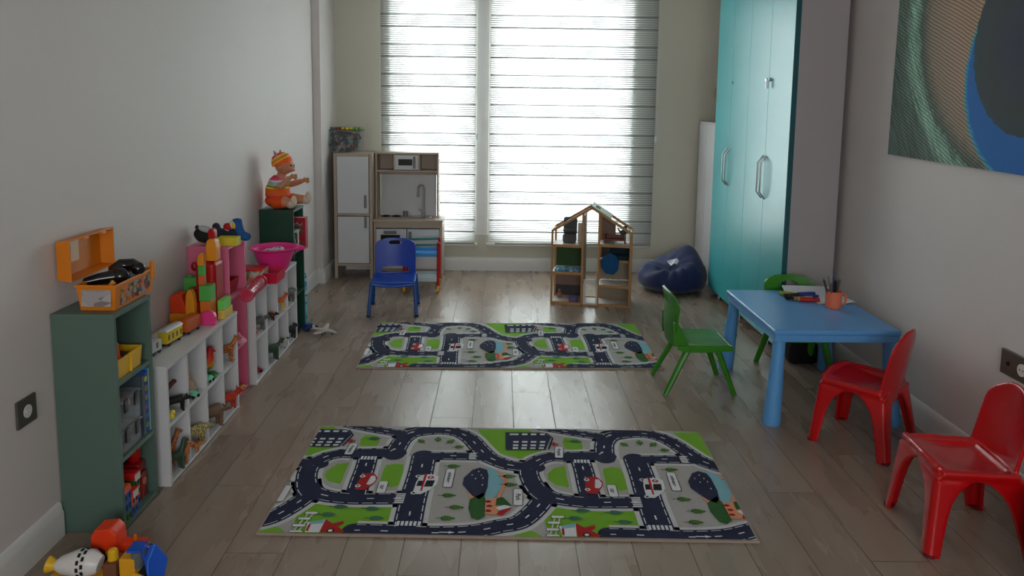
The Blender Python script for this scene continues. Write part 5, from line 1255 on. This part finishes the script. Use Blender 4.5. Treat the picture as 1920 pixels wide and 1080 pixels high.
block('green flat brick against the wall behind the dark red brick', -1.47, -1.395, 3.545, 3.60, ST, .665, M_bg2, (2, 1))
block('narrow amber brick standing on the green cube', -1.360, -1.335, 3.44, 3.475, .6565, .70, mat('block_orange_pale', (206, 96, 50), .45), None)
block('narrow green brick in the middle of the thin block tower', -1.360, -1.335, 3.44, 3.475, .7005, .745, M_bg2, None)
block('narrow amber brick at the top of the thin block tower', -1.362, -1.333, 3.44, 3.475, .7455, .80, M_ba, None, 'round')
block('large amber brick on the red jar, part of the block tower', -1.345, -1.295, 3.50, 3.55, .7555, .86, M_ba, None, 'round')
block('red rounded brick crowning the block tower', -1.335, -1.303, 3.505, 3.54, .8605, .905, M_red, None, 'round')
block('pink rounded brick at the front edge of the near white shelf', -1.345, -1.275, 3.40, 3.428, ST, .545, M_pink, None, 'round')
block('lime green brick on the yellow brick beside the pink shelf', -1.30, -1.272, 3.50, 3.60, .5235, .570, M_blm, None)
block('pale yellow brick under the lime green brick', -1.30, -1.268, 3.50, 3.61, ST, .523, mat('block_yellow', (230, 190, 90), .45), None)
t = thing('toy_jar', 'tall red plastic toy tub standing before the pink bookshelf', 'toy', (-1.352, 3.555, ST))
obj('tub', G().box(-.05, .044, -.05, .07, 0, .265, .022, 4), M_red, t)
obj('cap', G().cyl((-.002, .01, .262), (-.002, .01, .2725), .035, n=20), M_red, t)
obj('knob', G().ell((-.068, 0, .235), (.016, .014, .022)).cyl((-.06, 0, .235), (-.045, 0, .235), .006), M_brd, t)
obj('knob', G().ell((-.064, 0, .13), (.016, .014, .022)).cyl((-.06, 0, .13), (-.045, 0, .13), .006), M_brd, t)

# ---------------------------------------------------------------- on and in the pink bookshelf
PT = .7905
t = thing('stuffed_toy', 'black and white plush toy lying on the pink bookshelf by the wall', 'plush toy', (-1.435, 3.74, PT))
g = G().ell((0, 0, .04), (.05, .045, .035)).ell((-.02, -.01, .05), (.032, .03, .03)).tube([(.02, -.02, .03), (.06, -.03, .02)], [.02, .014], 8)
remesh(obj('body', g, mat('black_plush', (22, 30, 30), .9, bump=.4, bs=260), t, angle=180), .004)
obj('ear', G().ell((-.035, -.01, .082), (.01, .008, .012)), mat('dark_plush_ear', (50, 34, 34), .9), t)
g = G().ell((.01, -.02, .075), (.036, .02, .016), (.2, .3, .1)); obj('cap', g, mat('pale_grey_plush', (170, 172, 172), .9), t)
t = thing('stuffed_toy', 'grey and dark plush toy in the middle of the pink bookshelf top', 'plush toy', (-1.375, 3.79, PT))
g = G().ell((0, 0, .035), (.05, .04, .034)).ell((-.025, 0, .075), (.02, .02, .022)).tube([(.0, -.02, .03), (.04, -.05, .02)], [.018, .012], 8)
remesh(obj('body', g, mat('charcoal_plush', (38, 42, 52), .9, bump=.4, bs=260), t, angle=180), .004)
obj('scarf', G().ell((.032, .0, .075), (.022, .016, .022), (.3, 0, 0)), mat('red_cloth', (180, 24, 24), .8), t)
obj('paw', G().ell((.03, -.055, .012), (.022, .014, .012)), mat('cream_plush', (200, 170, 150), .9), t)
block('yellow rounded brick at the front of the pink bookshelf top', -1.362, -1.265, 3.685, 3.745, PT, .832, mat('brick_yellow', (206, 190, 40), .5), None)
t = thing('toy_boot', 'blue and white soft toy boot resting behind the yellow brick on the pink bookshelf', 'toy', (-1.31, 3.80, PT))
g = G().tube([(.035, 0, .025), (.02, 0, .06), (.01, 0, .105)], [.026, .022, .022], 16).ell((.05, -.005, .028), (.028, .022, .022)).ell((.01, 0, .108), (.024, .022, .01))
remesh(obj('shaft', g, mat('blue_soft_toy', (30, 84, 150), .8), t, angle=180), .003)
obj('sleeve', G().tube([(.0, 0, .10), (-.05, -.01, .05)], [.018, .014], 12), mat('white_soft_toy', (190, 192, 186), .8), t)
obj('cuff', G().ell((.0, -.016, .085), (.01, .008, .018)), M_yel, t)
obj('lining', G().ell((-.01, .005, .04), (.045, .03, .032)), mat('dark_blue_cloth', (22, 36, 66), .9), t)
t = thing('toy_basket', 'dark red toy basket inside the upper cell of the pink bookshelf', 'toy', (-1.395, 3.785, .5305))
g = G(); frustum(g, -.07, .07, -.09, .09, 0, .07, .012, .004); obj('basket', g, M_brd, t)
animal('small pink toy unicorn on the middle shelf of the pink bookshelf', (-1.33, 3.76, .2625), math.radians(20), .055, M_pink, .4, (.2, .3), .2)
animal('small yellow toy duckling on the lowest shelf of the pink bookshelf', (-1.325, 3.78, .0185), math.radians(20), .06, mat('duck_yellow', (230, 190, 40), .5), .2, (.15, .15), .2, (.1, .1), ears=False)
o = obj('doll_dress', G().lathe([(.045, 0), (.04, .01), (.018, .03), (.012, .045), (0, .048)], n=18), mat('pale_pink_cloth', (240, 160, 180), .8), loc=(-1.335, 3.86, .2625)); tag(o, 'pale pink doll dress on the middle shelf of the pink bookshelf', 'doll clothes')
# transparent pink tube with red lid bridging pink shelf and far white shelf
S2 = .4905
t = thing('toy_tube', 'transparent pink tube of toys with a red ball lid on the far white shelf', 'toy container', (-1.268, 3.985, S2), math.radians(94))
M_tp = mat('transparent_pink', (226, 60, 100), .12, alpha=.55, coat=.4, var=.01)
obj('tube', G().tube([(-.225, 0, .037), (-.22, 0, .037), (.02, 0, .037), (.03, 0, .037)], [.028, .036, .036, .030], 24), M_tp, t)
obj('neck', G().cyl((.03, 0, .037), (.06, 0, .037), .026, n=20), mat('milky_pink', (226, 190, 190), .3), t)
obj('lid', G().ell((.075, 0, .037), (.026, .036, .036)), mat('red_lid', (196, 40, 50), .3), t)
g = G()
for k in range(12): g.ell((-.20+.019*k, random.uniform(-.015, .015), .03+random.uniform(-.008, .01)), .012)
obj('contents', g, patchwork('tube_contents', [(160, 20, 30), (230, 80, 90), (200, 60, 60), (170, 30, 40)], 40), t)
t = thing('toy_tin', 'red rimmed tin box with floral print on the far white shelf', 'box', (-1.375, 4.20, S2))
obj('tin_body', G().box(-.085, .085, -.06, .06, 0, .075, .006), patchwork('floral_print', [(170, 190, 160), (190, 196, 190), (120, 170, 100), (200, 90, 60), (110, 150, 150), (196, 190, 186)], 65, .4), t)
obj('lid', G().box(-.088, .088, -.063, .063, .0755, .086, .003), mat('tin_red', (200, 40, 36), .35), t)
o = obj('card_box', G().box(-.03, .03, -.02, .02, 0, .045, .003), mat('orange_card', (226, 90, 30), .5), loc=(-1.312, 4.105, S2)); tag(o, 'small orange box between the floral tin and the pink tube', 'box')
t = thing('toy_tray', 'crimson open toy tray at the front of the far white shelf', 'tray', (-1.262, 4.24, S2))
g = G(); frustum(g, -.05, .05, -.085, .085, 0, .06, .008, .004); obj('tray_body', g, mat('crimson_plastic', (206, 24, 60), .35), t)
obj('tray_insert', G().box(-.038, .038, -.07, .07, .006, .03, .004), mat('grey_blue_insert', (130, 130, 150), .4), t)
t = thing('toy_bowl', 'large bright pink plastic bowl on the far white shelf', 'bowl', (-1.305, 4.42, S2))
g = G().lathe([(0, .01), (.06, .01), (.076, .03), (.10, .09), (.118, .14), (.138, .152), (.14, .158), (.132, .160), (.113, .148), (.095, .10), (.07, .036), (.05, .016), (0, .015)], n=40)
for k in range(2): pass
M_bp2 = mat('hot_pink_plastic', (236, 50, 140), .38, var=.03)
obj('bowl_shell', g, M_bp2, t); obj('foot_ring', G().lathe([(.05, 0), (.056, 0), (.056, .012), (.05, .012), (.05, 0)], n=28), M_bp2, t)
g = G().ell((0, 0, .11), (.085, .08, .03)).ell((.02, .01, .138), (.04, .04, .02)).ell((-.03, 0, .13), (.04, .03, .018))
obj('contents', g, spotted('crumpled_contents', (196, 200, 200), (120, 90, 100), 40, .4), t)
o = obj('spout', G().cyl((.12, .03, .148), (.172, .04, .146), .024, .006, n=14), M_bp2, t)

# ---------------------------------------------------------------- bottle green bookshelf contents
t = thing('book', 'red boxed book jutting out of the top cell of the bottle green bookshelf', 'book', (-1.30, 4.93, .5455), math.radians(0))
obj('cover', G().box(-.11, .055, -.03, -.027, 0, .2, .001).box(-.11, .055, .027, .03, 0, .2, .001).box(.053, .057, -.03, .03, 0, .2, .001), mat('crimson_book', (166, 16, 36), .4), t)
obj('pages', G().box(-.108, .052, -.027, .027, .003, .197), MATS['paper_pages'], t)
obj('cover_picture', G().box(-.05, .04, -.0312, -.0300, .10, .17).box(-.09, .05, -.0312, -.03, .01, .05), patchwork('book_print', [(110, 60, 60), (170, 120, 110), (50, 50, 40), (130, 40, 44), (70, 80, 60)], 60), t)
t = thing('book', 'white and green patterned book standing before the red boxed book', 'book', (-1.33, 4.845, .5455))
obj('cover', G().box(-.08, .055, -.02, .02, 0, .135, .002), patchwork('green_white_print', [(200, 210, 200), (120, 170, 130), (190, 200, 196), (60, 80, 66)], 60), t); obj('pages', G().box(-.078, .0555, -.017, .017, .003, .132), MATS['paper_pages'], t)
o = obj('toy_block', G().obox((0, 0, .015), (.04, .05, .03), (0, 0, .4), .006), mat('tan_piece', (120, 104, 70), .6), loc=(-1.32, 4.88, .2705)); tag(o, 'small tan toy piece on the middle shelf of the bottle green bookshelf', 'toy')
t = thing('play_mat_roll', 'light blue patterned play mat standing rolled beside the bottle green bookshelf', 'mat', (-1.335, 5.11, 0))
obj('roll', G().cyl((0, 0, .0), (0, 0, .33), .042, .04, n=24), patchwork('light_blue_print', [(90, 180, 210), (120, 200, 220), (60, 140, 180), (170, 215, 220), (50, 110, 140)], 36, .6), t)
obj('strap', G().lathe([(.0435, .2), (.044, .2), (.044, .212), (.0435, .212)], n=24), mat('pale_band', (200, 216, 216), .6), t)
t = thing('toy_car', 'blue and white toy car on the floor at the foot of the bottle green bookshelf', 'toy car', (-1.235, 4.93, 0), math.radians(50))
obj('body', G().prism([(-.05, .008), (.05, .008), (.05, .024), (.03, .028), (.012, .045), (-.03, .045), (-.045, .028), (-.05, .026)], 'y', -.022, .022, .003), mat('indigo_toy', (44, 60, 120), .4), t)
obj('windscreen', G().box(.012, .032, -.018, .018, .028, .036, .003), mat('pale_toy_glass', (180, 184, 190), .2), t)
for x in (-.03, .03):
    for s in (-1, 1): obj('wheel', G().cyl((x, s*.018, .011), (x, s*.026, .011), .011, n=14), M_blk, t)

# ---------------------------------------------------------------- baby doll
t = thing('baby_doll', 'baby doll in orange striped knitted clothes sitting on the bottle green bookshelf', 'doll', (-1.405, 4.87, .8125), math.radians(-6))
M_skin = mat('doll_vinyl_skin', (196, 132, 100), .5)
M_knit = striped('knit_stripes', .088, [(0, (236, 96, 24)), (.3, (240, 190, 60)), (.38, (236, 110, 40)), (.48, (90, 160, 60)), (.54, (240, 150, 50)), (.66, (236, 200, 80)), (.74, (200, 50, 80)), (.84, (232, 120, 90)), (.92, (240, 110, 30))], tilt=-.35)
M_knit2 = striped('knit_stripes_body', .12, [(0, (236, 100, 30)), (.12, (230, 200, 60)), (.2, (90, 150, 70)), (.27, (236, 190, 60)), (.34, (140, 190, 200)), (.5, (226, 190, 200)), (.58, (226, 70, 110)), (.68, (216, 60, 90)), (.76, (232, 100, 30))])
M_korg = mat('orange_knit', (232, 84, 18), .9, bump=.6, bs=300)
g = G().ell((0, 0, .10), (.062, .07, .09)).tube([(.02, 0, .17), (.03, 0, .22)], [.036, .028], 12).ell((.046, 0, .272), (.058, .054, .060)).ell((.085, 0, .25), (.026, .036, .024)).ell((.107, 0, .262), (.008, .008, .008)).ell((.102, 0, .242), (.010, .014, .007))
for s in (-1, 1):
    g.ell((.04, s*.054, .262), (.010, .008, .014))
    hz = (.212, .180)[s > 0]; hx = (.125, .165)[s > 0]
    sh_, el, wr = Vector((.0, s*.062, .175)), Vector((.055, s*.082, .142)), Vector((hx-.02, s*.06, hz-.01))
    g.tube([sh_, sh_.lerp(el, .5), el, el.lerp(wr, .5), wr], [.024, .025, .021, .020, .014], 10)
    g.ell(wr+Vector((.014, 0, .004)), (.017, .010, .014))
    for k in range(4):
        b_ = wr+Vector((.024, -s*.002+(k-1.5)*.002, .014-k*.009)); g.tube([b_, b_+Vector((.012, -s*.004, .004)), b_+Vector((.018, -s*.010, .004+.002*k))], [.0055, .005, .004], 6)
    g.tube([wr+Vector((.008, -s*.004, .012)), wr+Vector((.012, -s*.014, .024))], [.006, .0045], 6)
    fx, fz = ((.115, .036), (.165, .05))[s > 0]
    g.tube([(.0, s*.035, .045), (fx*.55, s*.058, .05), (fx, s*.062, fz)], [.045, .036, .024], 10)
o = obj('body', g, M_skin, t, angle=180); remesh(o, .003, 3)
eg = G()
for s in (-1, 1): eg.ell((.098, s*.020, .272), (.007, .008, .006))
obj('eyes', eg, mat('doll_eye', (40, 40, 60), .2), t)
obj('mouth', G().ell((.111, 0, .240), (.004, .010, .004)), mat('doll_lip', (180, 70, 70), .5), t)
hat = obj('hat', G().lathe([(.064, 0), (.066, .012), (.064, .03), (.052, .058), (.03, .074), (0, .08)], (0, 0, 0), 28, sy=.96), M_knit, t, loc=(.036, 0, .275), rot=(0, math.radians(-14), 0))
for s in (-1, 1): obj('hat_ear', G().cyl((-.01, s*.035, .06), (-.012, s*.052, .096), .015, .002, n=10), mat('knit_grey_pink', (180, 130, 140), .9), hat)
g = G().tube([(.0, 0, .075), (.0, 0, .12), (.008, 0, .17), (.018, 0, .195)], [.080, .078, .062, .042], 20, flat=.95, up=(1, 0, 0))
for s in (-1, 1): g.tube([(.0, s*.05, .178), (.018, s*.072, .165), (.04, s*.084, .15)], [.034, .034, .030], 12)
remesh(obj('shirt', g, M_knit2, t, angle=180), .0035)
g = G().ell((-.005, 0, .048), (.075, .078, .046))
for s in (-1, 1): g.tube([(.0, s*.035, .045), ((.07, .09)[s > 0], s*.06, .048)], [.048, .038], 14)
remesh(obj('trousers', g, M_korg, t, angle=180), .0035)
for s in (-1, 1):
    fx, fz = ((.120, .040), (.170, .054))[s > 0]
    g = G().ell((fx-.012, s*.062, fz-.006), (.032, .028, .028)).ell((fx+.006, s*.063, fz+.012), (.020, .026, .036))
    remesh(obj('bootie', g, mat('cream_knit', (206, 190, 172), .9, bump=.5, bs=300), t, angle=180), .003)

# ---------------------------------------------------------------- toy aeroplane on the floor
t = thing('toy_aeroplane', 'small white toy aeroplane on the floor beside the bottle green bookshelf', 'toy aeroplane', (-1.115, 4.835, 0), math.radians(-12))
M_pl = mat('white_toy_plastic', (196, 192, 186), .4)
obj('fuselage', G().tube([(-.085, 0, .034), (-.05, 0, .034), (.0, 0, .031), (.05, 0, .026), (.082, 0, .014)], [.004, .009, .011, .010, .003], 12), M_pl, t)
obj('wing', G().prism([(-.03, .0), (.025, .0), (.0, .085), (-.018, .085)], 'z', .024, .029, .001), M_pl, t, rot=(math.radians(16), 0, 0), loc=(0, 0, 0))
obj('wing', G().prism([(-.03, .0), (.025, .0), (-.02, -.085), (-.04, -.085)], 'z', .024, .029, .001), M_pl, t)
obj('tail_fin', G().prism([(-.085, .036), (-.06, .038), (-.075, .06), (-.085, .06)], 'y', -.002, .002), M_pl, t)
obj('tailplane', G().prism([(-.085, -.028), (-.078, -.028), (-.062, 0), (-.078, .028), (-.085, .028)], 'z', .034, .037), M_pl, t)
obj('nose_wheel', G().cyl((.05, 0, .0), (.05, 0, .024), .0025).ell((.05, 0, .005), (.005, .003, .005)), M_blk, t)
obj('wheels', G().ell((-.01, -.02, .005), (.005, .003, .005)).cyl((-.01, -.02, .004), (-.008, -.014, .028), .002).ell((-.01, .02, .005), (.005, .003, .005)).cyl((-.01, .02, .004), (-.008, .014, .030), .002), M_blk, t)

# ---------------------------------------------------------------- toys on the floor at the lower left
M_or2 = mat('red_orange_plastic', (232, 62, 22), .4)
t = thing('toy_tractor', 'red orange toy tractor on the floor in front of the sage green bookshelf', 'toy vehicle', (-1.24, 2.36, 0), math.radians(0))
obj('cab', G().prism([(-.055, .05), (.035, .05), (.03, .115), (.012, .135), (-.038, .13), (-.05, .11)], 'y', -.035, .035, .006), M_or2, t)
obj('hood', G().box(.03, .11, -.022, .022, .045, .078, .006), M_or2, t)
obj('bumper', G().box(-.06, .04, -.043, -.03, .035, .06, .006), M_org, t)
obj('exhaust', G().cyl((.075, 0, .075), (.075, 0, .098), .005, n=10), M_org, t)
for x, r in ((-.03, .036), (.085, .025)):
    for s in (-1, 1): obj('wheel', G().cyl((x, s*.032, r), (x, s*.05, r), r, n=20, bev=.004), M_blk, t)
t = thing('toy_cement_mixer', 'white and yellow toy cement mixer at the bottom left of the view', 'toy vehicle', (-1.285, 2.255, 0), math.radians(0))
obj('drum', G().tube([(-.075, 0, .055), (-.055, 0, .058), (.0, 0, .066), (.035, 0, .066), (.06, 0, .06)], [.016, .028, .042, .040, .026], 24), mat('white_gloss_plastic', (222, 216, 214), .3), t)
g = G()
for x in (.008, .022):
    for k in range(12):
        a_ = k*PI/6+(.25 if x > .01 else 0); g.obox((x, .0422*math.sin(a_), .066+.0422*math.cos(a_)), (.008, .012, .002), (-a_, 0, 0))
obj('chequer_stripe', g, M_blk, t)
obj('funnel', G().cyl((-.1, 0, .06), (-.073, 0, .055), .026, .014, n=16), M_yel, t)
obj('chassis', G().box(-.09, .08, -.03, .03, .012, .03, .004), mat('gold_yellow_plastic', (226, 160, 30), .4), t)
for x in (-.06, 0, .06):
    for s in (-1, 1): obj('wheel', G().cyl((x, s*.028, .016), (x, s*.04, .016), .016, n=16, bev=.002), M_blk, t)
t = thing('toy_digger', 'yellow toy digger with clear cab beside the white cement mixer', 'toy vehicle', (-1.155, 2.265, 0), math.radians(0))
M_gy = MATS['gold_yellow_plastic']
obj('cabin', G().box(-.005, .045, -.03, .03, .03, .09, .006), M_gy, t); obj('window', G().box(.03, .062, -.028, .028, .05, .108, .008), mat('smoky_clear', (96, 110, 120), .15, alpha=.7), t)
obj('roof', G().box(.018, .06, -.03, .03, .108, .116, .004), M_blue, t)
obj('lamp', G().cyl((-.035, 0, .07), (-.035, 0, .10), .016, .014, n=18).ell((-.035, 0, .10), (.014, .014, .008)), M_yel, t)
obj('engine_block', G().box(-.055, -.012, -.03, .03, .02, .072, .005), mat('brown_plastic', (120, 74, 50), .5), t)
obj('arm', G().tube([(.04, -.03, .04), (.07, -.035, .03), (.085, -.035, .012)], .008, 8), M_gy, t)
obj('chassis', G().box(-.06, .075, -.032, .032, .012, .03, .004), M_blk, t)
for x in (-.04, .05):
    for s in (-1, 1): obj('wheel', G().cyl((x, s*.03, .018), (x, s*.042, .018), .018, n=16, bev=.003), M_blk, t)
t = thing('toy_scoop', 'bright blue toy shovel scoop standing on the floor beside the yellow digger', 'toy', (-1.062, 2.265, 0), math.radians(15))
g = G().prism([(-.022, .0), (.022, .0), (.038, .07), (.004, .125), (-.012, .118), (-.03, .075)], 'y', -.004, .004, .002)
obj('blade', g, M_blue, t)
obj('rib', G().tube([(-.02, -.006, .02), (-.018, -.008, .07), (.003, -.006, .122)], .0035, 8), mat('mid_blue_plastic', (60, 120, 220), .4), t)
obj('handle', G().tube([(-.03, .0, .075), (-.034, .004, .105), (-.026, .006, .118), (-.014, .004, .112)], .005, 8), M_blue, t)

# ---------------------------------------------------------------- dark bag under the table
t = thing('black_bag', 'black soft bag on the floor against the wardrobe under the table', 'bag', (1.78, 4.375, 0))
obj('bag_body', G().box(-.085, .085, -.05, .05, 0, .13, .028, 4), mat('black_cloth', (16, 16, 18), .9, bump=.4), t)
obj('handle', G().tube([(-.04, 0, .125), (-.03, 0, .158), (.03, 0, .158), (.04, 0, .125)], .005, 8), M_blk, t)
